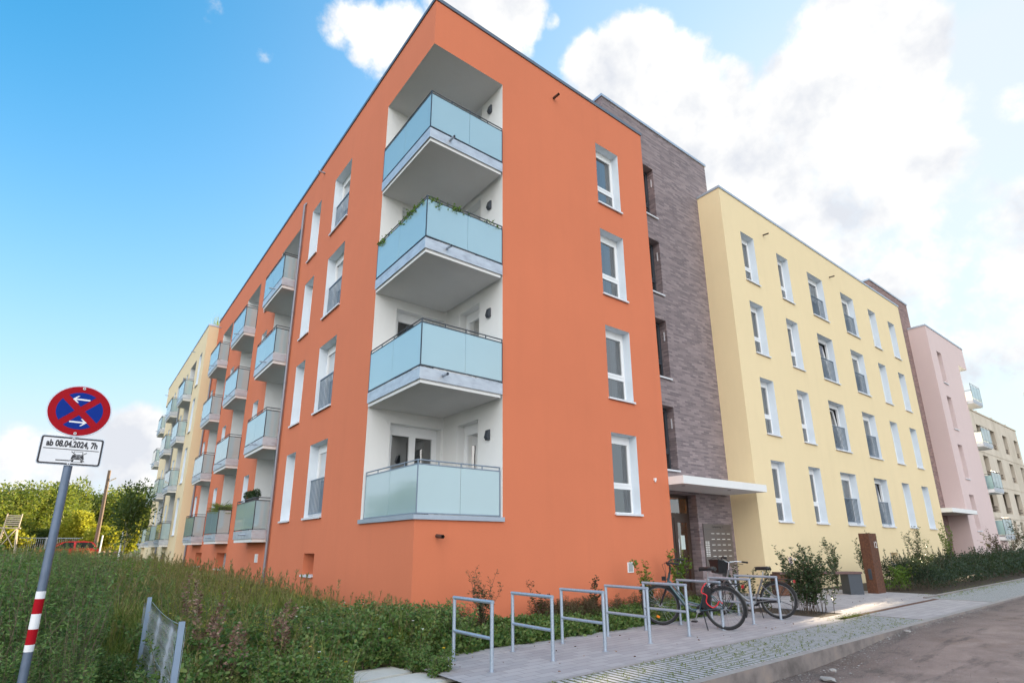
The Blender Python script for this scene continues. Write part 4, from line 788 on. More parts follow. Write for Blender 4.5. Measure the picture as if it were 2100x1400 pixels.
for (x, y, s), lb in zip(((-3.42, -1.3, 1.35), (-3.3, -2.3, 1.15), (-2.6, -1.75, 1.05), (-2.45, -1.0, 1.1), (-3.35, .3, 1.4)), ('withered brown dock plant right beside the near fence post', 'withered brown dock plant in front of the others, low at the bottom edge', 'withered reddish brown dock plant between fence and stepping slabs', 'withered brown dock plant closest to the pale stepping slabs', 'withered brown dock plant behind the fence, deepest in the grass')):
    t = thing('dock_plant', lb, 'dried plant', (x, y, groundz(x, y)), 0, 'withered dock plants')
    D_ = [weed(rg, .75*s, 'dry') for _ in range(2)]; parts = [(D_[0][0], D_[0][1], D_[0][2]), (D_[1][0]+[.06, .05, 0], D_[1][1], D_[1][2])]
    V = np.concatenate([a[0] for a in parts]); Q = np.concatenate([parts[0][1], parts[1][1]+len(parts[0][0])]); I = np.concatenate([a[2] for a in parts])
    link('foliage', npmesh('dock_plant', V, Q[I == 0], ['dry_leaf']), t); link('stem', npmesh('dock_stem', V, Q[I == 1], ['pale_stem']), t)
# ---- shrubs, hedge
def shrub(name, label, loc, h, wid, nst, leafmat, L_=.05, per=70, cat='shrub', group=None, seed=0, flat=.5, stem=.008, low=.12):
    rng = np.random.default_rng(100+seed); t = thing(name, label, cat, loc, 0, group); st = []; lv = []
    for k in range(nst):
        hh = h*rng.uniform(.55, 1.0); p = stem_curve(rng, hh, wid*rng.uniform(.4, 1.0), 7, (*rng.normal(scale=.006 if nst < 12 else .17, size=2), 0)); st.append((p, np.linspace(stem, .002, 7)))
        subs = [(p, per//2)]
        for j in range(5):
            b0, tt = along(p, 1, rng, .25, .9); q = stem_curve(rng, h*.22*rng.uniform(.5, 1.2), wid*.35, 4, b0[0]); st.append((q, .0025)); subs.append((q, per//6))
        for q, n in subs:
            c, tt = along(q, n, rng, low if q is p else 0, 1.0); a = rng.uniform(0, 6.283, n); out = np.stack([np.cos(a), np.sin(a), rng.uniform(-.1, .9, n)], 1); ll = L_*rng.uniform(.6, 1.25, n)
            lv.append((*leaves(c+out*.01, out, ll, ll*flat, rng), 0))
    v, q, _ = merge(lv); link('foliage', npmesh('foliage', v, q, [leafmat]), t); v, q = strips(st); link('stem', npmesh('stem', v, q, ['bark']), t); return t
SH = 'shrubs planted along the houses'
shrub('garden_shrub', 'feathery dark shrub behind the first bicycle stand', (.92, -.85, bedz(0, -.85)), 1.02, .5, 10, 'shrub_leaf', .05, 90, group=SH, seed=1, flat=.3)
shrub('garden_shrub', 'thin reddish leaved shrub behind the second bicycle stand', (2.25, -.8, bedz(2, -.8)), .78, .3, 4, 'red_leaf', .06, 50, group=SH, seed=2)
shrub('garden_shrub', 'thin dark shrub by the orange wall behind the third and fourth stands', (3.72, -.75, bedz(3.7, -.75)), .85, .32, 4, 'red_leaf', .06, 50, group=SH, seed=3)
shrub('garden_shrub', 'bright green arching shrub below the white vent grille', (5.45, -.75, bedz(5, -.75)), 1.1, .5, 6, 'bright_leaf', .075, 46, group=SH, seed=4, flat=.6)
shrub('garden_shrub', 'bright green shrub in front of the entrance door', (6.75, -.55, bedz(7, -.6)), 1.35, .42, 8, 'bright_leaf', .07, 60, group=SH, seed=5, flat=.6)
shrub('garden_shrub', 'low dark shrub behind the front wheel of the teal bicycle', (4.9, -1.2, bedz(5, -1.2)), .6, .4, 8, 'shrub_leaf', .06, 60, group=SH, seed=6)
shrub('garden_shrub', 'large dense bush beside the silver bicycle, bare stems at its foot', (8.2, -2.85, gz(8)), 1.38, .85, 34, 'shrub_leaf', .06, 130, group=SH, seed=7, low=.2)
shrub('garden_shrub', 'small leafy bush behind the rear wheel of the silver bicycle', (7.3, -2.1, gz(7)), .95, .5, 12, 'shrub_leaf', .055, 80, group=SH, seed=8)
for k, (x, y, h, w, n, mt, lb) in enumerate(((14.3, -.9, 1.55, .7, 8, 'shrub_leaf', 'tall loose shrub behind the bench, left of the rusty stele'), (16.3, -1.1, 1.75, .7, 9, 'shrub_leaf', 'tall loose shrub just right of the rusty stele'), (18.3, -1.9, 1.95, .55, 8, 'shrub_leaf', 'upright shrub with the tallest shoots at the near end of the hedge'), (25.5, -.9, 2.3, .6, 7, 'bright_leaf', 'slender green sapling by the second stair tower'), (31, -1.6, 2.1, 1.2, 12, 'red_leaf', 'spreading reddish shrub over the hedge before the pink house'), (36, -1.8, 2.4, 1.3, 12, 'shrub_leaf', 'dark shrub at the far end of the hedge'), (15.6, -2.2, .75, .6, 12, 'bright_leaf', 'low yellowish green bush at the foot of the rusty stele'))):
    shrub('garden_shrub', lb, (x, y, gz(x)), h, w, n, mt, .085 if x > 20 else .065, 90, group=SH, seed=20+k)
def hedge():
    rng = np.random.default_rng(77); n = 46000; x = 15.9+(46-15.9)*rng.random(n)**1.5; y = rng.uniform(-3.05, -1.5, n); top = .78+.10*np.sin(x*2.1)+.07*np.sin(x*5.3+y*4)+.08*rng.random(n)
    z = top*rng.random(n)**.55; e = 1-np.abs((y+2.27)/.78)**3*.35; z = z*e; c = np.stack([x, y, np.vectorize(gz)(x)+.05+z], 1)
    ll = .055*rng.uniform(.6, 1.3, n)*(1+(x-15)/28); v, q = leaves(c, rng.normal(size=(n, 3))+[0, -.2, .7], ll, ll*.5, rng); lv = [(v, q, 0)]; st = []
    for k in range(260):
        xx = 15.9+30*rng.random()**1.4; yy = rng.uniform(-2.9, -1.6); p = stem_curve(rng, rng.uniform(.7, 1.25), .2, 5, (xx, yy, gz(xx))); st.append((p, .004)); c, t = along(p, 26, rng, .5, 1.0); a = rng.normal(size=(26, 3)); a[:, 2] = abs(a[:, 2]); lv.append((*leaves(c, a, .05*(1+(xx-15)/28), .026*(1+(xx-15)/28), rng), 0))
    v, q, _ = merge(lv); t = thing('hedge', 'long low dark green hedge in front of the yellow and pink houses', 'hedge', (15.9, -2.3, gz(16)), absolute=True); link('foliage', npmesh('foliage', v, q, ['hedge_leaf']), t); v, q = strips(st); link('stem', npmesh('stem', v, q, ['bark']), t)
hedge()
# ground cover in the bed
gcp = [weed(rg, .19, 'herb') for _ in range(6)]; pts = poisson(rg, 800, -.6, 7.3, -1.66, -.72, lambda x, y: rg.random() < .85); scatter('ground_cover', gcp, pts, rg.uniform(.5, 1.3, len(pts)), lambda x, y: bedz(x, y), ['herb_leaf', 'pale_stem'], 'low mixed green ground cover between the bicycle stands and the wall', 'ground cover', rg)
lav = [weed(rg, .32, 'fine') for _ in range(4)]; pts = np.concatenate([poisson(rg, 90, -.4, 1.0, -.95, -.4, lambda x, y: True), poisson(rg, 130, 2.3, 4.0, -1.0, -.42, lambda x, y: True), poisson(rg, 60, 4.2, 7.2, -.9, -.5, lambda x, y: True)]); scatter('lavender', lav, pts, rg.uniform(.7, 1.2, len(pts)), bedz, ['red_leaf', 'pale_stem'], 'dark faded perennials along the gravel strip', 'ground cover', rg)
gr = [tuft(rg, .04, 12) for _ in range(5)]; P_ = []
for k in range(118):
    x = -3.15+k*.1
    for _ in range(16):
        if rg.random() < .6: P_.append((x+rg.normal(scale=.008), rg.uniform(KY1, -3.87)))
P_ += [(x, y) for x, y in zip(rg.normal(8.3, .5, 260), rg.normal(-3.72, .12, 260)) if x < 9.2] + [(x, y) for x, y in zip(rg.uniform(14, 24, 900), rg.normal(-3.45, .22, 900))] + list(zip(rg.uniform(-1.5, 7, 150), rg.normal(-1.66, .04, 150)))
scatter('joint_grass', gr, P_, rg.uniform(.2, .5, len(P_))*np.where(np.array([p[0] for p in P_]) > 4, .75, 1), lambda x, y: gz(x), ['grass_blade', 'grass_blade'], 'short grass and moss growing in the paving joints and verge', 'grass', rg)

# ------------------------------------------------------------------ things on the pavement
def cycle_stands():
    H_ = .81; W_ = .91; r = .0242
    def make():
        t = thing('cycle_stand', 'x', 'bicycle stand', (0, 0, 0), 0, 'galvanised bicycle stands in a row')
        for y in (0, W_):
            p = MB(); p.tube([(0, y, -.02), (0, y, H_-.012)], r, 14); po = p.build('post', 'galvanised', t)
            p = MB(); p.tube([(0, y, .002), (0, y, .008)], .05, 14); p.build('foot_ring', 'zinc', po)
        p = MB(); p.tube([(0, -.02, H_), (0, W_+.02, H_)], r, 14); p.build('top_rail', 'galvanised', t)
        p = MB(); p.tube([(0, 0, H_*.47), (0, W_, H_*.47)], r*.92, 14); p.build('cross_rail', 'galvanised', t); return t
    L_ = ['galvanised bicycle stand nearest to the meadow, leftmost of the row', 'empty galvanised bicycle stand, second from the meadow', 'empty galvanised bicycle stand, third from the meadow', 'empty galvanised bicycle stand just left of the front wheel of the teal bicycle', 'galvanised bicycle stand crossing in front of the teal bicycle frame', 'galvanised bicycle stand right behind the teal bicycle', 'galvanised bicycle stand between the teal and the silver bicycle', 'galvanised bicycle stand behind the silver bicycle, last of the row']
    t0 = make()
    for k in range(8):
        t = t0 if k == 0 else copy_tree(t0); x = -.42+1.02*k; t.location = (x, -2.97, gz(x)); t.rotation_euler = (0, 0, R(random.uniform(-1.5, 1.5))); t['label'] = L_[k]
cycle_stands()
def bicycle(label, rear, front, mat, style, steer, seat=.98):
    dx, dy = front[0]-rear[0], front[1]-rear[1]; sc = 1.06 if style == 'e' else 1.03
    mid = Vector(((rear[0]+front[0])/2, (rear[1]+front[1])/2, 0)); ang = math.atan2(dy, dx); wb = 1.13
    org = mid - Vector((math.cos(ang), math.sin(ang), 0))*wb*sc/2
    t = thing('bicycle', label, 'bicycle', (org.x, org.y, gz(org.x)+.004), ang, 'bicycles parked at the stands'); t.scale = (sc, sc, sc)
    t.rotation_euler = (R(-3 if style == 'e' else 2), 0, ang); r = .345
    hb = Vector((.965, 0, .70)); ht = Vector((.905, 0, .90)); axis = (ht-hb).normalized(); rot = Matrix.Translation(hb) @ Matrix.Rotation(steer, 4, axis) @ Matrix.Translation(-hb)
    St = lambda *p: rot @ Vector(p)
    def wheel(name, c, ax, parent, tf):
        b = MB(); b.torus(c, ax, r-.022, .022, 48, 10); w = b.build(name, 'rubber', parent)
        b = MB(); b.torus(c, ax, r-.050, .009, 48, 6); b.build('rim', 'rim_grey', w)
        b = MB(); a = ax.orthogonal().normalized(); d = ax.cross(a)
        for k in range(28):
            th = k*2*math.pi/28; s_ = .03*(1 if k % 2 else -1); ph = th+(.5 if (k//2) % 2 else -.5); b.tube([c+ax*s_+(a*math.cos(ph)+d*math.sin(ph))*.022, c+(a*math.cos(th)+d*math.sin(th))*(r-.055)], .0016, 3, cap=False)
        b.build('spokes', 'chrome', w); b = MB(); b.tube([c-ax*.05, c+ax*.05], .024, 12); b.build('hub', 'alu', w)
        b = MB(); pts = lambda a0, a1: [tf(c.x+(r+.022)*math.cos(q) if False else 0, 0, 0) for q in ()]
        return w
    Y = Vector((0, 1, 0)); rc = Vector((0, 0, r)); wheel('rear_wheel', rc, Y, t, None)
    fc = St(1.13, 0, r); fax = (rot.to_3x3() @ Y).normalized(); wheel('front_wheel', fc, fax, t, None)
    def guard(base, a0, a1, front_):
        b = MB(); n = 22; R2 = r+.02; prev = None
        for k in range(n+1):
            q = a0+(a1-a0)*k/n; row = []
            for yy, dr in ((-.03, -.012), (-.018, 0), (.018, 0), (.03, -.012)):
                p = (base+(R2+dr)*math.cos(q), yy, r+(R2+dr)*math.sin(q)); row.append(St(*p) if front_ else Vector(p))
            if prev: [b.quad(prev[i], prev[i+1], row[i+1], row[i]) for i in range(3)]
            prev = row
        for sgn in (-1, 1):
            q = a1 if not front_ else a0; p = (base+R2*math.cos(q), .03*sgn, r+R2*math.sin(q)); e = (base, .05*sgn, r); b.tube([St(*p) if front_ else p, St(*e) if front_ else e], .003, 4)
        b.build('mudguard', 'black_plastic', t)
    guard(0, R(25), R(215) if style == 'e' else R(205), False) if False else guard(0, R(40), R(200), False); guard(1.13, R(-15) if False else R(20), R(185) if False else R(150), True)
    bb = Vector((.44, 0, .28)); sc_ = Vector((.285, 0, .66)); b = MB()
    if style == 'e':
        b.tube([hb+Vector((-.0, 0, .04)), (.80, 0, .52), (.66, 0, .34), (.56, 0, .285), bb], .031, 12); b.tube([hb+Vector((.0, 0, .10)), (.78, 0, .60), (.63, 0, .42), (.42, 0, .38)], .016, 10)
    else:
        b.tube([hb+Vector((-.01, 0, .05)), (.88, 0, .62), (.74, 0, .43), (.58, 0, .315), bb], .032, 12)
    b.tube([bb, sc_, (.262, 0, .73)], .019, 10); b.tube([hb-axis*.02, ht], .022, 10)
    for s_ in (-.055, .055):
        b.tube([bb+Vector((0, s_*.7, 0)), (.15, s_, r-.01), (0, s_, r)], .010, 8); b.tube([sc_+Vector((0, s_*.4, -.04)), (0, s_, r)], .009, 8)
    b.build('frame', mat, t)
    b = MB(); cr = hb-axis*.04
    for s_ in (-.05, .05): b.tube([St(cr.x, s_, cr.z), St(1.05, s_*1.1, .52), St(1.13, s_, r)], .013, 8)
    b.tube([St(cr.x, -.05, cr.z), St(cr.x, .05, cr.z)], .016, 8); b.build('fork', 'black_plastic' if style == 'e' else mat, t)
    b = MB(); st = ht+axis*.02; top = Vector((.885, 0, 1.04)); b.tube([ht, st, top], .016, 10)
    hp = [(.93, 0, 1.05), (.93, .08, 1.065), (.90, .20, 1.10), (.80, .285, 1.10), (.72, .30, 1.09)]
    b.tube([top, St(.93, 0, 1.05)], .016, 8); [b.tube([St(x, y*s_, z) for x, y, z in hp], .0115, 8) for s_ in (1, -1)]; hbar = b.build('handlebar', 'black_plastic' if style == 'e' else 'chrome', t)
    for s_ in (1, -1):
        b = MB(); b.tube([St(.80, .285*s_, 1.10), St(.67, .305*s_, 1.085)], .0175, 10); b.build('grip', 'rubber', hbar)
        b = MB(); b.tube([St(.90, .21*s_, 1.09), St(.88, .25*s_, 1.06), St(.79, .31*s_, 1.05)], .006, 6); b.tube([St(.90, .2*s_, 1.1), St(1.0, .12*s_, 1.06), St(.98, .03*s_, .9), St(1.0, 0, .72)], .0035, 5); b.build('brake_lever', 'black_plastic', hbar)
    b = MB(); b.tube([(.262, 0, .70), (.225, 0, seat-.06)], .0135, 10); b.build('seat_post', 'alu', t)
    b = MB(); prof = [(-.13, .085, .0), (-.09, .10, .012), (-.02, .085, .008), (.05, .045, .004), (.12, .022, .004), (.155, .012, -.006)]; rings = []
    for x, w_, z in prof:
        rings.append([Vector((.215+x, w_*math.cos(q), seat+z+.028*math.sin(q)*(1 if math.sin(q) > 0 else 1.5))) for q in [2*math.pi*k/12 for k in range(12)]])
    for q0, q1 in zip(rings, rings[1:]): b.add(q0+q1, [(k, (k+1) % 12, 12+(k+1) % 12, 12+k) for k in range(12)], 0, True)
    b.add(rings[0], [tuple(range(12))]); b.add(rings[-1], [tuple(range(12))]); b.build('saddle', 'leather_black', t)
    b = MB(); zr = 2*r+.05
    for y in (-.06, 0, .06): b.tube([(.17, y, zr), (-.30, y, zr)], .006, 6)
    for x in (.15, 0, -.15, -.29): b.tube([(x, -.065, zr), (x, .065, zr)], .005, 6)
    for s_ in (-.07, .07): b.tube([(0, s_, r), (-.02, s_, zr)], .006, 6); b.tube([(0, s_, r), (.12, s_, zr)], .005, 6); b.tube([(0, s_, r), (-.2, s_, zr-.06), (-.28, s_, zr)], .005, 6)
    b.tube([(.17, 0, zr), (.27, 0, .66)], .006, 6); rk = b.build('rear_rack', 'black_plastic', t)
    b = MB(); b.obox((-.335, 0, zr-.035), (.014, 0, 0), (0, .045, 0), (0, 0, .025)); b.build('tail_light', 'tail_red', rk)
    b = MB(); b.tube([bb+Vector((0, -.07, 0)), bb+Vector((0, .07, 0))], .03, 12)
    for s_, d in ((1, 1), (-1, -1)): b.tube([bb+Vector((0, .075*s_, 0)), bb+Vector((.06*d, .085*s_, -.155*d))], .009, 6)
    ck = b.build('crank', 'alu', t)
    for s_, d in ((1, 1), (-1, -1)): b = MB(); b.obox(bb+Vector((.06*d, .13*s_, -.155*d)), (.045, 0, 0), (0, .04, 0), (0, 0, .011)); b.build('pedal', 'black_plastic', ck)
    b = MB(); b.obox((.22, -.06, .31), (.25, 0, -.02), (0, .012, 0), (0, 0, .035)); b.tube([bb+Vector((0, -.06, 0)), bb+Vector((0, -.048, 0))], .075, 20); b.build('chain_guard', 'black_plastic', t)
    b = MB(); b.tube([(.36, .05, .27), (.26, .20, .01)], .010, 8); b.build('kickstand', 'black_plastic', t)
    b = MB(); b.obox(St(1.02, 0, .80), (.03, 0, 0), (0, .032, 0), (0, 0, .035)); b.build('headlight', 'black_plastic', t)
    b = MB(); b.obox(fc+fax*.012+Vector((0.06, 0, -.20)), fax*.008, (.028, 0, .008), (-.006, 0, .018)); b.build('spoke_reflector', 'orange_plastic', t)
    if style == 'e':
        b = MB(); b.obox((.275, 0, .50), (.062, 0, .015), (0, .042, 0), (-.04, 0, .17)); b.build('battery', 'black_plastic', t)
        b = MB(); pts = [(.25, .05, .75), (.30, .07, .70), (.34, .09, .60), (.25, .10, .55), (.27, .10, .44), (.18, .09, .36), (.10, .08, .40), (.06, .07, .46), (.0, .06, .42)]
        P2 = []
        for i in range(len(pts)-1):
            p0 = Vector(pts[max(i-1, 0)]); p1 = Vector(pts[i]); p2 = Vector(pts[i+1]); p3 = Vector(pts[min(i+2, len(pts)-1)])
            for k in range(5): u = k/5; P2.append(.5*((2*p1)+(p2-p0)*u+(2*p0-5*p1+4*p2-p3)*u*u+(3*p1-p0-3*p2+p3)*u**3))
        b.tube(P2, .009, 8); b.build('lock_cable', 'red_plastic', t)
    else:
        b = MB(); cx, cz = 1.16, .83; n = 14
        q = [[St(cx+dx_*k_, dy_*k_, z) for dx_, dy_ in ((-.13, -.17), (.13, -.17), (.13, .17), (-.13, .17))] for z, k_ in ((cz, .72), (cz+.25, 1.0))]
        b.add(q[0]+q[1], ((0, 1, 2, 3), (0, 1, 5, 4), (1, 2, 6, 5), (2, 3, 7, 6), (3, 0, 4, 7))); [b.tube([q[1][i], q[1][(i+1) % 4]], .008, 6) for i in range(4)]
        b.tube([q[1][0], (q[1][0]+q[1][3])/2+Vector((0, 0, .09)), q[1][3]], .006, 6); b.tube([q[1][1], (q[1][1]+q[1][2])/2+Vector((-.06, 0, .10)), q[1][2]], .006, 6); b.build('basket', 'black_plastic', t)
    return t
bicycle('dark teal bicycle with black mudguards and a red cable lock below its saddle', (4.71, -3.09), (4.34, -1.83), 'teal_paint', 'e', R(10))
bicycle('silver bicycle with a black front basket and a curved single tube', (6.79, -2.87), (6.50, -1.84), 'silver_paint', 's', R(-28), .94)
def stele():
    t = thing('number_stele', 'rusty steel stele with the house number 12 beside the entrance path', 'stele', (14.4, -2.0, gz(14)), absolute=True); b = MB(); b.box(14.14, 14.70, -2.08, -1.80, gz(14)-.02, 1.64); b.build('body', 'corten', t)
    fr = Fr((0, -2.08, 0), (1, 0, 0), (0, -1, 0)); text_on(t, '12', fr, 14.53, 1.22, .002, .26, 'label_white', 'house_number')
    b = MB(); b.box(14.13, 14.14, -1.99, -1.90, .32, .62); b.build('intercom', 'anthracite', t)
stele()
def bench():
    p0 = Vector((11.7, -.35, 0)); p1 = Vector((13.75, -1.75, 0)); u = (p1-p0).normalized(); v = Vector((-u.y, u.x, 0)); L_ = (p1-p0).length; g = gz(13)
    t = thing('bench', 'long low bench of dark planks on rusty steel blocks beside the path', 'bench', (p0.x, p0.y, g), absolute=True); c = (p0+p1)/2
    for k in range(3):
        b = MB(); b.obox(c+v*(-.15+.15*k)+Vector((0, 0, g+.60)), u*L_/2, v*.07, (0, 0, .03)); b.build('seat_plank', 'plank_wood', t)
    for q in (.12, L_-.22):
        b = MB(); b.obox(p0+u*q+Vector((0, 0, g+.285)), u*.2, v*.19, (0, 0, .285)); b.build('leg', 'anthracite' if q > 1 else 'corten', t)
bench()
def chunk(name, label, loc, r, mat, flat=.5, seed=0):
    rnd = random.Random(seed); bm = bmesh.new(); bmesh.ops.create_icosphere(bm, subdivisions=1, radius=r)
    for v in bm.verts: v.co = Vector((v.co.x*rnd.uniform(.7, 1.3), v.co.y*rnd.uniform(.7, 1.3), v.co.z*flat*rnd.uniform(.7, 1.2)))
    me = bpy.data.meshes.new(name); bm.to_mesh(me); bm.free(); me.materials.append(M(mat)); o = link(name, me); o.location = loc; return tag(o, label, 'stone')
chunk('concrete_chunk', 'largest flat pale concrete chunk lying on the road by the kerb', (3.05, -5.42, -.34), .12, 'kerb_concrete', .3, 1); chunk('concrete_chunk', 'small pale concrete chunk just behind the largest one by the kerb', (3.5, -5.3, -.31), .055, 'kerb_concrete', .5, 2); chunk('concrete_chunk', 'pale broken mortar lump where the kerb drops, farther along the road', (7.0, -5.06, -.16), .06, 'kerb_concrete', .4, 3)
def pebbles():
    rng = np.random.default_rng(9); V = []; F = []; o = 0; base = np.array([[1, 0, 0], [0, 1, 0], [-1, 0, 0], [0, -1, 0], [0, 0, .8], [0, 0, -.8]]); q = [(0, 1, 4, 4), (1, 2, 4, 4), (2, 3, 4, 4), (3, 0, 4, 4)]
    mb = MB()
    for k in range(1500):
        x = rng.uniform(.5, 12); y = -4.99-abs(rng.normal(scale=.28 if x < 5 else .12)) if k < 1000 else rng.uniform(-9, -5); s = rng.uniform(.004, .016)*(1.6 if k % 9 == 0 else 1); a = rng.uniform(0, 6.28); c, sn = math.cos(a), math.sin(a)
        vs = [(x+s*rng.uniform(.7, 1.3)*(b[0]*c-b[1]*sn), y+s*rng.uniform(.7, 1.3)*(b[0]*sn+b[1]*c), roadz(x, y)+s*.4+s*b[2]*.7) for b in base]; mb.add(vs, ((0, 1, 4), (1, 2, 4), (2, 3, 4), (3, 0, 4)), int(rng.random() < .4))
    tag(mb.build('road_grit', ['kerb_side', 'kerb_concrete']), 'loose grit and small stones along the kerb and on the road', 'grit', None, 'stuff')
pebbles()
# ---- no stopping sign
def sign():
    X, Y = -4.932, -3.18; t = thing('traffic_sign', 'no stopping sign with a date plate on a tall galvanised post in the weeds', 'road sign', (X, Y, -.26), absolute=True); fr = Fr((X, Y-.036, 0), (1, 0, 0), (0, -1, 0))
    p = MB(); p.tube([(X, Y, -.3), (X, Y, 2.6)], .03, 20); po = p.build('post', 'post_grey', t)
    for z0, z1, mt in ((.53, .58, 'sign_white'), (.58, .69, 'sign_red'), (.69, .80, 'sign_white'), (.80, .91, 'sign_red'), (.91, .965, 'sign_white')):
        p = MB(); p.tube([(X, Y, z0), (X, Y, z1)], .0312, 20, cap=False); p.build('band', mt, po)
    cz = 2.412; r = .222; circ = lambda rr, n=64: [(rr*math.cos(2*math.pi*k/n), cz+rr*math.sin(2*math.pi*k/n)) for k in range(n)]
    p = MB(); p.prism(fr, circ(r), -.004, .004); rim = p.build('round_plate', 'zinc', t); p = MB(); p.prism(fr, circ(r*.955), .004, .0055); p.build('red_face', 'sign_red', rim)
    ri = r*.715; w = r*.115
    for q in range(4):
        a0 = q*math.pi/2+math.asin(w/ri)-math.pi/4; a1 = (q+1)*math.pi/2-math.asin(w/ri)-math.pi/4; th = q*math.pi/2; pts = [(w*math.sqrt(2)*math.cos(th), cz+w*math.sqrt(2)*math.sin(th))]
        pts += [(ri*math.cos(a0+(a1-a0)*k/14), cz+ri*math.sin(a0+(a1-a0)*k/14)) for k in range(15)]; p = MB(); p.prism(fr, pts, .0055, .0068); p.build('blue_field', 'sign_blue', rim)
    for s_, z in ((-1, cz+.098), (1, cz-.098)):
        p = MB(); L2 = .056; q = [(-L2*s_, z-.0065), (L2*.72*s_, z-.0065), (L2*.30*s_, z-.030), (L2*.52*s_, z-.030), (L2*1.12*s_, z), (L2*.52*s_, z+.030), (L2*.30*s_, z+.030), (L2*.72*s_, z+.0065), (-L2*s_, z+.0065)]
        p.prism(fr, q, .0068, .008); p.build('arrow', 'sign_white', rim)
    def rr(x0, x1, z0, z1, rad, n=6):
        o = []
        for cx, cy, a in ((x1-rad, z1-rad, 0), (x0+rad, z1-rad, 90), (x0+rad, z0+rad, 180), (x1-rad, z0+rad, 270)): o += [(cx+rad*math.cos(R(a+90*k/n)), cy+rad*math.sin(R(a+90*k/n))) for k in range(n+1)]
        return o
    z0, z1 = 1.948, 2.188; hw = .213
    p = MB(); p.prism(fr, rr(-hw, hw, z0, z1, .022), -.003, .003); pl = p.build('date_plate', 'zinc', t); p = MB(); p.prism(fr, rr(-hw+.006, hw-.006, z0+.006, z1-.006, .018), .003, .004); p.build('black_border', 'ink', pl); p = MB(); p.prism(fr, rr(-hw+.019, hw-.019, z0+.019, z1-.019, .010), .004, .005); p.build('white_face', 'sign_white', pl)
    text_on(pl, 'ab 08.04.2024, 7h', fr, 0, z1-.086, .0055, .070, 'ink', 'lettering', .0030, .68)
    p = MB(); p.fbox(fr, -hw+.028, hw-.028, 2.077, 2.083, .005, .006); p.build('line', 'ink', pl)
    p = MB(); p.fbox(fr, -.09, .0, 1.984, 1.992, .005, .006); p.build('line', 'ink', pl)
    cx = .05; cb = 1.988; p = MB()
    body = [(-.044, .018), (-.036, .05), (-.022, .054), (.022, .054), (.036, .05), (.044, .018), (.036, .012), (-.036, .012)]; p.prism(fr, [(cx+x, cb+y) for x, y in body], .005, .006)
    for q in (((-.026, .054), (-.03, .078)), ((-.03, .078), (.03, .078)), ((.03, .078), (.026, .054)), ((-.04, -.008), (.04, -.008)), ((-.02, .012), (-.04, -.008)), ((.02, .012), (.04, -.008))):
        a, c = [Vector((x, y)) for x, y in q]; n = Vector((-(c-a).y, (c-a).x)).normalized()*.0016; p.prism(fr, [(cx+w_.x, cb+w_.y) for w_ in (a-n, c-n, c+n, a+n)], .005, .006)
    for sx in (-1, 1): p.prism(fr, [(cx+sx*.040, cb+.012), (cx+sx*.024, cb+.012), (cx+sx*.024, cb-.006), (cx+sx*.036, cb-.006)], .005, .006)
    p.build('car_pictogram', 'ink', pl); p = MB()
    for a, c in (((-.052, .0), (.056, .072)), ((-.048, .078), (.048, -.002))):
        a = Vector(a); c = Vector(c); n = Vector((-(c-a).y, (c-a).x)).normalized(); p.prism(fr, [(cx+w_.x, cb+w_.y) for w_ in (a-n*.0045, c-n*.0045, c+n*.0045, a+n*.0045)], .0061, .0065, 1); p.prism(fr, [(cx+w_.x, cb+w_.y) for w_ in (a-n*.0028, c-n*.0028, c+n*.0028, a+n*.0028)], .0065, .0072)
    p.build('cross', ['ink', 'sign_white'], pl)
    for z, par in ((cz+.195, rim), (cz-.195, rim), (z1-.018, pl), (z0+.012, pl)):
        p = MB(); p.tube([fr.P(0, z, .006), fr.P(0, z, .011)], .011, 16); p.tube([fr.P(0, z, .011), fr.P(0, z, .014)], .005, 8, 1); p.build('bolt', ['white_metal', 'anthracite'], par)
    for z in (2.30, 2.52, 2.0, 2.14):
        p = MB(); p.tube([(X, Y, z-.012), (X, Y, z+.012)], .034, 16); p.build('clamp', 'zinc', po)
sign()
def fence():
    A = Vector((-3.99, -3.62, 0)); B = Vector((-3.94, -.77, 0)); u = (B-A).normalized(); g = -.3; t = thing('chain_link_fence', 'short leftover length of chain link fence standing in the weeds', 'fence', (A.x, A.y, g), absolute=True); n = Vector((-u.y, u.x, 0))
    for P, h in ((A, .71), (B, .72)): b = MB(); b.obox(P+Vector((0, 0, (h+g)/2)), u*.017, n*.022, (0, 0, (h-g)/2)); b.build('post', 'fence_post', t)
    L_ = 3.6; z0, z1 = -.28, .66; b = MB(); fr = Fr(A+n*-.026, u, n*-1); s = .06; k = int(L_/s)
    sag = lambda U, z: z-.035*math.sin(math.pi*min(U, 2.85)/2.85)*(z-z0)/(z1-z0)-(.08*(U-2.85) if U > 2.85 else 0)
    for i in range(k):                                      # each wire is a zig-zag woven into the next
        U0 = i*s; pts = []; m_ = int((z1-z0)/(s*1.0))
        for j in range(m_+1):
            z = z1-j*s; uu = U0+(0 if j % 2 == 0 else s*1.04); pts.append(fr.P(uu, sag(uu, z), .004*(1 if (j % 2) else -1)+.012*math.sin(uu*6+z*3)))
        b.tube(pts, .0021, 4, cap=False)
    b.build('wire_mesh', 'mesh_wire', t)
    for z in (z1+.005, .2): b = MB(); b.tube([fr.P(U, sag(U, z), .006) for U in fr_(0, 2.85, 12)], .0022, 5); b.build('tension_wire', 'galvanised', t)
fence()
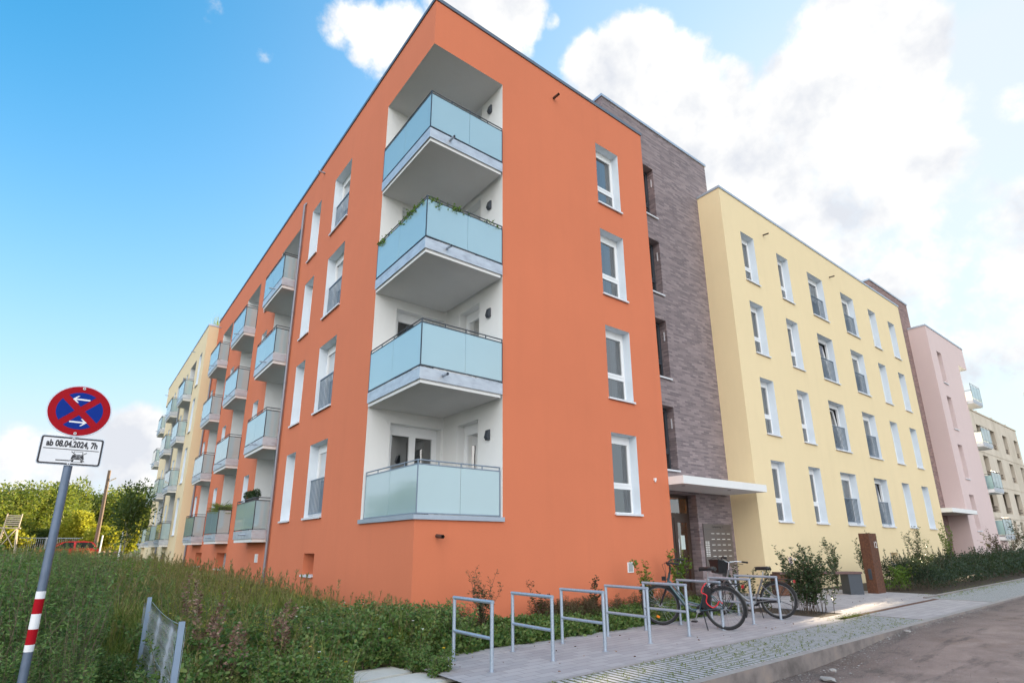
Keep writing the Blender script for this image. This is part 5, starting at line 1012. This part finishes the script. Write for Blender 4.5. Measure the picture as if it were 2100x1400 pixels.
# ------------------------------------------------------------------ plants and pots on the balconies
def pot(label, loc, kind, seed):
    rng = np.random.default_rng(seed); t = thing('potted_plant', label, 'potted plant', loc, 0, 'potted plants on the balconies'); b = MB(); b.tube([(0, 0, 0), (0, 0, .005), (0, 0, .2), (0, 0, .22)], [.075, .08, .105, .11], 14); b.build('pot', 'terracotta', t)
    if kind == 'ball':
        n = 420; d = rng.normal(size=(n, 3)); d /= np.linalg.norm(d, axis=1, keepdims=True); v, q = leaves(np.array([[0, 0, .33]])+d*.14*rng.uniform(.4, 1, (n, 1)), d+rng.normal(scale=.5, size=(n, 3)), .06, .03, rng)
    else:
        P = []
        for k in range(26):
            a = rng.uniform(0, 6.28); ln = rng.uniform(.45, .8); d = np.array([math.cos(a), math.sin(a), 0]); r0 = np.array([0, 0, .22])
            for w_ in np.linspace(-.3, .3, 7): P.append((r0+[0, 0, rng.uniform(.1, .35)], d*ln*math.cos(w_)+np.array([-d[1], d[0], 0])*ln*math.sin(w_)+[0, 0, rng.uniform(-.1, .35)], ln*.85))
        v, q = leaves(np.array([p[0] for p in P]), np.array([p[1] for p in P]), np.array([p[2] for p in P]), .02, rng)
    link('foliage', npmesh('foliage', v, q, ['shrub_leaf' if kind == 'ball' else 'grass_blade']), t)
zt_ = 1.48+1.25
for k, (y, lb) in enumerate(((10.15, 'round potted plant nearest the downpipe on the lowest balcony rail'), (10.62, 'round potted plant in the middle of three on the lowest balcony rail'), (11.1, 'round potted plant farthest from the downpipe on the lowest balcony rail'))): pot(lb, (-.33, y, zt_-.08), 'ball', 60+k)
pot('potted palm with drooping fronds on the middle ground floor balcony', (-.2, 16.0, 2.35), 'palm', 70); pot('potted palm in the near corner of the middle ground floor balcony', (-.25, 15.25, 2.3), 'palm', 71)
def vine():
    rng = np.random.default_rng(31); pts = []
    for k in range(190): 
        s = rng.random(); pts.append((.05+1.8*s, -.03, 8.36+rng.normal(scale=.05)) if rng.random() < .45 else (-.03, .05+2.3*s, 8.36+rng.normal(scale=.05)))
    keep = [p for p in pts if math.sin(p[0]*4+p[1]*3.3)+rng.normal(scale=.5) > -.1]; c = np.repeat(np.array(keep), 4, 0)+rng.normal(scale=.03, size=(len(keep)*4, 3)); v, q = leaves(c, rng.normal(size=(len(c), 3))+[0, 0, -.2], .06, .042, rng)
    t = thing('climbing_plant', 'green vine trailing along the rail of the second balcony from the top', 'plant', (0, 0, 8.36), absolute=True); link('foliage', npmesh('foliage', v, q, ['bright_leaf']), t)
    b = MB(); b.tube([(1.9, -.02, 8.37), (1.2, -.025, 8.39), (.6, -.02, 8.36), (-.02, -.02, 8.39), (-.02, .8, 8.36), (-.02, 1.6, 8.39), (-.02, 2.3, 8.36)], .004, 5); b.build('stem', 'pale_stem', t)
vine()
def roof_tufts(name, label, boxes, h, seed):
    rng = np.random.default_rng(seed); b = []
    for x0, x1, y0, y1, z, n in boxes: b.append(np.stack([rng.uniform(x0, x1, n), rng.uniform(y0, y1, n), np.full(n, z)], 1))
    b = np.concatenate(b); v, q = blades(b, h*rng.uniform(.4, 1.2, len(b)), rng.uniform(.1, .6, len(b)), .02, rng); tag(link(name, npmesh(name, v, q, ['grass_blade'])), label, 'grass', None, 'stuff')
roof_tufts('roof_greenery', 'fringe of grass growing on the flat roof of the yellow house', [(19.8, 25.5, .35, 2.5, 13.86, 1400)], .42, 5); roof_tufts('roof_greenery', 'tuft of tall reeds on the roof corner of the cream house', [(-.3, .3, 24.95, 25.9, 13.6, 90)], 1.0, 6)
# ------------------------------------------------------------------ the far side of the field
def tree(label, loc, h, crown, leafmat, seed, name='tree', trunk=.16, ncl=60, per=150, ls=.3, barkm='bark', base=.25, group=None, stake=False):
    """crown: (rx, rz) half sizes; clusters fill an uneven ellipsoid"""
    rng = np.random.default_rng(seed); t = thing(name, label, 'tree' if name != 'bush' else 'bush', loc, 0, group); rx, rz = crown; cz = h-rz; st = []; lv = []
    top = stem_curve(rng, h*.92, h*.06, 8); st.append((top, np.linspace(trunk, trunk*.15, 8)))
    lob = rng.normal(size=(7, 3)); lob /= np.linalg.norm(lob, axis=1, keepdims=True); amp = rng.uniform(-.3, .25, 7)
    for k in range(ncl):
        d = rng.normal(size=3); d /= np.linalg.norm(d); rr = rng.random()**.45*(1+sum(a*max(0, d@l)**3 for a, l in zip(amp, lob))); c = np.array([d[0]*rx*rr, d[1]*rx*rr, cz+d[2]*rz*rr])
        if c[2] < h*.1: c[2] = h*.1
        i = min(7, max(1, int(c[2]/h*6))); j = top[i]; st.append((np.array([j*.9, (j+c)/2+rng.normal(scale=.08*rx, size=3)*[1, 1, .4], c]), np.array([trunk*.32, trunk*.16, trunk*.05])))
        n = int(per*rng.uniform(.6, 1.3)); g = np.clip(rng.normal(size=(n, 3)), -1.7, 1.7)*np.array([.24*rx, .24*rx, .16*rz])*rng.uniform(.6, 1.1)
        ll = ls*rng.uniform(.5, 1.3, n); lv.append((*leaves(c+g, g+rng.normal(scale=.4, size=(n, 3))*rx*.3+[0, 0, .1], ll, ll*.55, rng), 0))
    v, q, _ = merge(lv); link('crown', npmesh('crown', v, q, [leafmat]), t); v, q = strips(st); link('trunk', npmesh('trunk', v, q, [barkm]), t); return t
TG = 'trees along the far edge of the field'
gl_ = lambda x, y: fieldz(x, y)
for k, (x, y, h, cr, mt, lb, nm, kw) in enumerate((
    (-11.6, 57, 6.2, (3.4, 2.9), 'tree_leaf', 'broad sunlit olive tree at the left edge of the picture', 'tree', {}),
    (-9.3, 59, 6.9, (3.0, 3.2), 'tree_leaf', 'tallest sunlit olive tree behind the white lookout seat', 'tree', {}),
    (-7.4, 62, 6.2, (2.8, 2.9), 'tree_leaf', 'sunlit round tree directly behind the traffic sign post', 'tree', {}),
    (-6.6, 67, 5.0, (2.3, 2.4), 'dark_tree_leaf', 'dark low tree right of the traffic sign post', 'tree', {}),
    (-5.4, 72, 8.2, (1.6, 3.4), 'tree_leaf', 'slim pale birch with a visible white trunk', 'birch_tree', dict(barkm='birch_bark', trunk=.12, per=110)),
    (-3.9, 78, 6.4, (2.8, 2.9), 'dark_tree_leaf', 'dark tree between the birch and the wooden pole', 'tree', {}),
    (-4.3, 56, 4.1, (1.25, 1.8), 'yellow_leaf', 'bright yellow green bush lit by the sun, left of the wooden pole', 'bush', {}),
    (-1.2, 80, 8.6, (3.6, 4.1), 'tree_leaf', 'large green tree right of the wooden pole', 'tree', {}),
    (1.6, 84, 8.2, (3.0, 3.8), 'dark_tree_leaf', 'green tree beside the end of the cream house', 'tree', {}),
    (-.9, 57, 3.4, (1.6, 1.5), 'yellow_leaf', 'low yellow green bush next to the cream house', 'bush', {}),
    (-2.5, 52, 2.5, (1.2, 1.1), 'yellow_leaf', 'low bright green thicket right of the wooden pole', 'bush', {}),
    (-8.9, 54.5, 2.6, (1.3, 1.2), 'yellow_leaf', 'low sunlit thicket at the foot of the white lookout seat', 'bush', {}),
    (-10.3, 54, 2.9, (1.3, 1.3), 'tree_leaf', 'reddish sunlit thicket left of the white lookout seat', 'bush', {}),
    (-6.6, 58, 2.4, (1.6, 1.1), 'dark_tree_leaf', 'dark thicket behind the red car', 'bush', {}),
    (-18, 62, 7, (4, 3.3), 'dark_tree_leaf', 'dark tree beyond the left edge of the picture', 'tree', {}),
    (-26, 50, 8, (4.5, 3.8), 'dark_tree_leaf', 'wide dark tree far out to the left, mirrored in the glass', 'tree', {}),
    (-34, 36, 9, (5, 4), 'dark_tree_leaf', 'tallest dark tree far out to the left, mirrored in the glass', 'tree', {}),
    (-38, 22, 8, (5, 4), 'tree_leaf', 'rounded tree far out to the left, nearest to the road', 'tree', {}))):
    kw = {**dict(ls=.30 if y > 60 else .24, per=260, ncl=85), **kw}; tree(lb, (x, y, gl_(x, y)-.1), h, cr, mt, 300+k, nm, group=TG, **kw)
tree('young dark leaved tree with a white painted stake beside the cream house', (-2.45, 27.8, .15), 4.9, (.95, 1.75), 'dark_tree_leaf', 400, 'young_tree', .035, 46, 80, .16, 'birch_bark')
def stake(x, y, h, lb):
    b = MB(); b.tube([(0, 0, -.1), (.03, 0, h)], .045, 10); o = b.build('tree_stake', 'white_frame', None); o.location = (x, y, gl_(x, y)); tag(o, lb, 'stake')
stake(-2.62, 28.2, 2.0, 'white stake beside the young dark leaved tree'); stake(-3.0, 42, 1.9, 'white stake standing in the sun right of the wooden pole')
def far_things():
    x, y = -3.12, 48.2; z = gl_(x, y); t = thing('wooden_pole', 'leaning old wooden pole with a small lamp near its top', 'utility pole', (x, y, z), absolute=True); b = MB(); b.tube([(x, y, z-.2), (x-.02, y-1, z+3.5), (x-.05, y-1.6, 7.5)], [.15, .13, .11], 12); b.build('post', 'old_wood', t)
    b = MB(); b.tube([(x-.03, y-1.5, 6.55), (x+.25, y-1.55, 6.75)], .025, 8); b.obox((x+.32, y-1.56, 6.80), (.16, 0, .10), (0, .07, 0), (-.02, 0, .04)); b.build('lamp', 'pale_wood', t)
    x, y = -8.75, 52.0; z = gl_(x, y); t = thing('lookout_seat', 'pale wooden raised lookout seat on stilts above the thicket', 'lookout seat', (x, y, z), absolute=True); W_ = .40; zs = 2.95; zt = 4.0
    for i, (sx, sy) in enumerate(((-1, -1), (1, -1), (-1, 1), (1, 1))):
        b = MB(); b.tube([(x+sx*(W_+.25), y+sy*.8, z-.1), (x+sx*W_, y+sy*.5, zs)], .05, 8); b.build('leg', 'pale_wood', t)
    b = MB(); b.box(x-W_-.2, x+W_+.2, y-.6, y+.6, zs, zs+.08); b.build('platform', 'pale_wood', t)
    for k in range(6): b = MB(); b.box(x-W_, x+W_+.1, y-.52, y-.49, zs+.22+k*.15, zs+.30+k*.15); b.build('board', 'pale_wood', t)
    for sx in (-W_, W_+.1): b = MB(); b.tube([(x+sx, y-.55, zs), (x+sx+.06, y-.55, zt+.1)], .04, 8); b.build('post', 'pale_wood', t)
    b = MB(); b.tube([(x-W_, y-.6, z+1.0), (x+W_, y-.6, zs)], .035, 6); b.tube([(x+W_, y-.6, z+1.0), (x-W_, y-.6, zs)], .035, 6); b.build('brace', 'pale_wood', t)
    # metal fence
    t = thing('metal_fence', 'low grey bar fence along the far side of the field', 'fence', (-16, 53.5, .5), absolute=True)
    b = MB(); b.tube([(-16, 53.5, 2.25), (-4, 53.5, 2.25)], .03, 6); b.tube([(-16, 53.5, .9), (-4, 53.5, .9)], .025, 6); [b.tube([(-16+k*.14, 53.5, .5), (-16+k*.14, 53.5, 2.25)], .012, 4, cap=False) for k in range(86)]; b.build('bars', 'zinc', t)
    for k in range(6): b = MB(); b.tube([(-16+k*2.4, 53.5, .3), (-16+k*2.4, 53.5, 2.3)], .04, 6); b.build('post', 'zinc', t)
    # low wall of stacked logs
    b = MB(); [b.tube([(-2.9+k*.2, 45, .95+.12*(k % 2)), (-2.75+k*.2, 46.2, .95+.12*(k % 2))], .1, 8) for k in range(8)]; b.box(-3.0, -1.3, 45.1, 46.1, .3, .9); tag(b.build('log_stack', 'old_wood'), 'stack of old logs right of the wooden pole', 'log stack')
far_things()
def car():
    # red hatchback seen obliquely over the weeds; x = length, y = width
    x, y = -4.9, 47.2; t = thing('parked_car', 'red hatchback parked beyond the weeds, roof and rear end showing', 'car', (x, y, .42), R(8)); prof = [(-1.9, .35), (-1.95, .75), (-1.72, .92), (-.95, 1.0), (-.3, 1.47), (.9, 1.52), (1.45, 1.44), (1.78, 1.0), (1.9, .88), (1.92, .38)]; W_ = .82
    b = MB(); low = [(-1.9, .3), (-1.95, .72), (-1.75, .88), (-.95, .96), (1.80, .98), (1.92, .85), (1.92, .3)]; F2 = Fr((0, 0, 0), (1, 0, 0), (0, -1, 0)); b.prism(F2, low, -W_, W_)
    rf = [(-.42, 1.40), (-.2, 1.48), (.9, 1.53), (1.42, 1.46), (1.46, 1.39)]; b.prism(F2, rf, -W_*.84, W_*.84)
    for s_ in (-1, 1):
        for (a, c), (d, e) in (((-1.0, .95), (-.35, 1.42)), ((.35, .95), (.35, 1.42)), ((1.82, .95), (1.42, 1.42))): b.obox(((a+d)/2, s_*.76, (c+e)/2), Vector(((d-a)/2, -.03*s_, (e-c)/2)), (.07, 0, 0), (0, .02, 0))
    b.build('body', 'red_paint', t); g = MB(); g.prism(F2, [(-.98, .96), (-.38, 1.41), (1.40, 1.41), (1.78, .97)], -W_*.86, W_*.86); g.build('windows', 'car_glass', t)
    for s_ in (-1, 1):
        for xx in (-1.25, 1.25):
            w = MB(); w.torus((xx, s_*.78, .3), (0, 1, 0), .24, .07, 24, 8); wo = w.build('wheel', 'rubber', t); w = MB(); w.tube([(xx, s_*.74, .3), (xx, s_*.82, .3)], .18, 16); w.build('rim', 'alu', wo)
        w = MB(); w.obox((1.86, s_*.66, .86), (.05, 0, 0), (0, .12, 0), (0, 0, .11)); w.build('tail_light', 'tail_red', t)
    w = MB(); w.obox((.55, -.86, .72), (.09, 0, 0), (0, .015, 0), (0, 0, .015)); w.build('door_handle', 'black_plastic', t)
car()

def fallen_leaves():
    rng = np.random.default_rng(44); P = [(rng.uniform(-1.2, 13), rng.uniform(-3.7, -1.7)) for _ in range(110)]; c = np.array([(x, y, gz(x)+.006) for x, y in P]); d = rng.normal(size=(len(P), 3))*[1, 1, .12]; L_ = rng.uniform(.02, .05, len(P)); v, q = leaves(c, d, L_, L_*.6, rng); tag(link('fallen_leaves', npmesh('fallen_leaves', v, q, ['dry_leaf'])), 'small dry leaves scattered over the grey paving', 'leaves', None, 'stuff')
fallen_leaves()
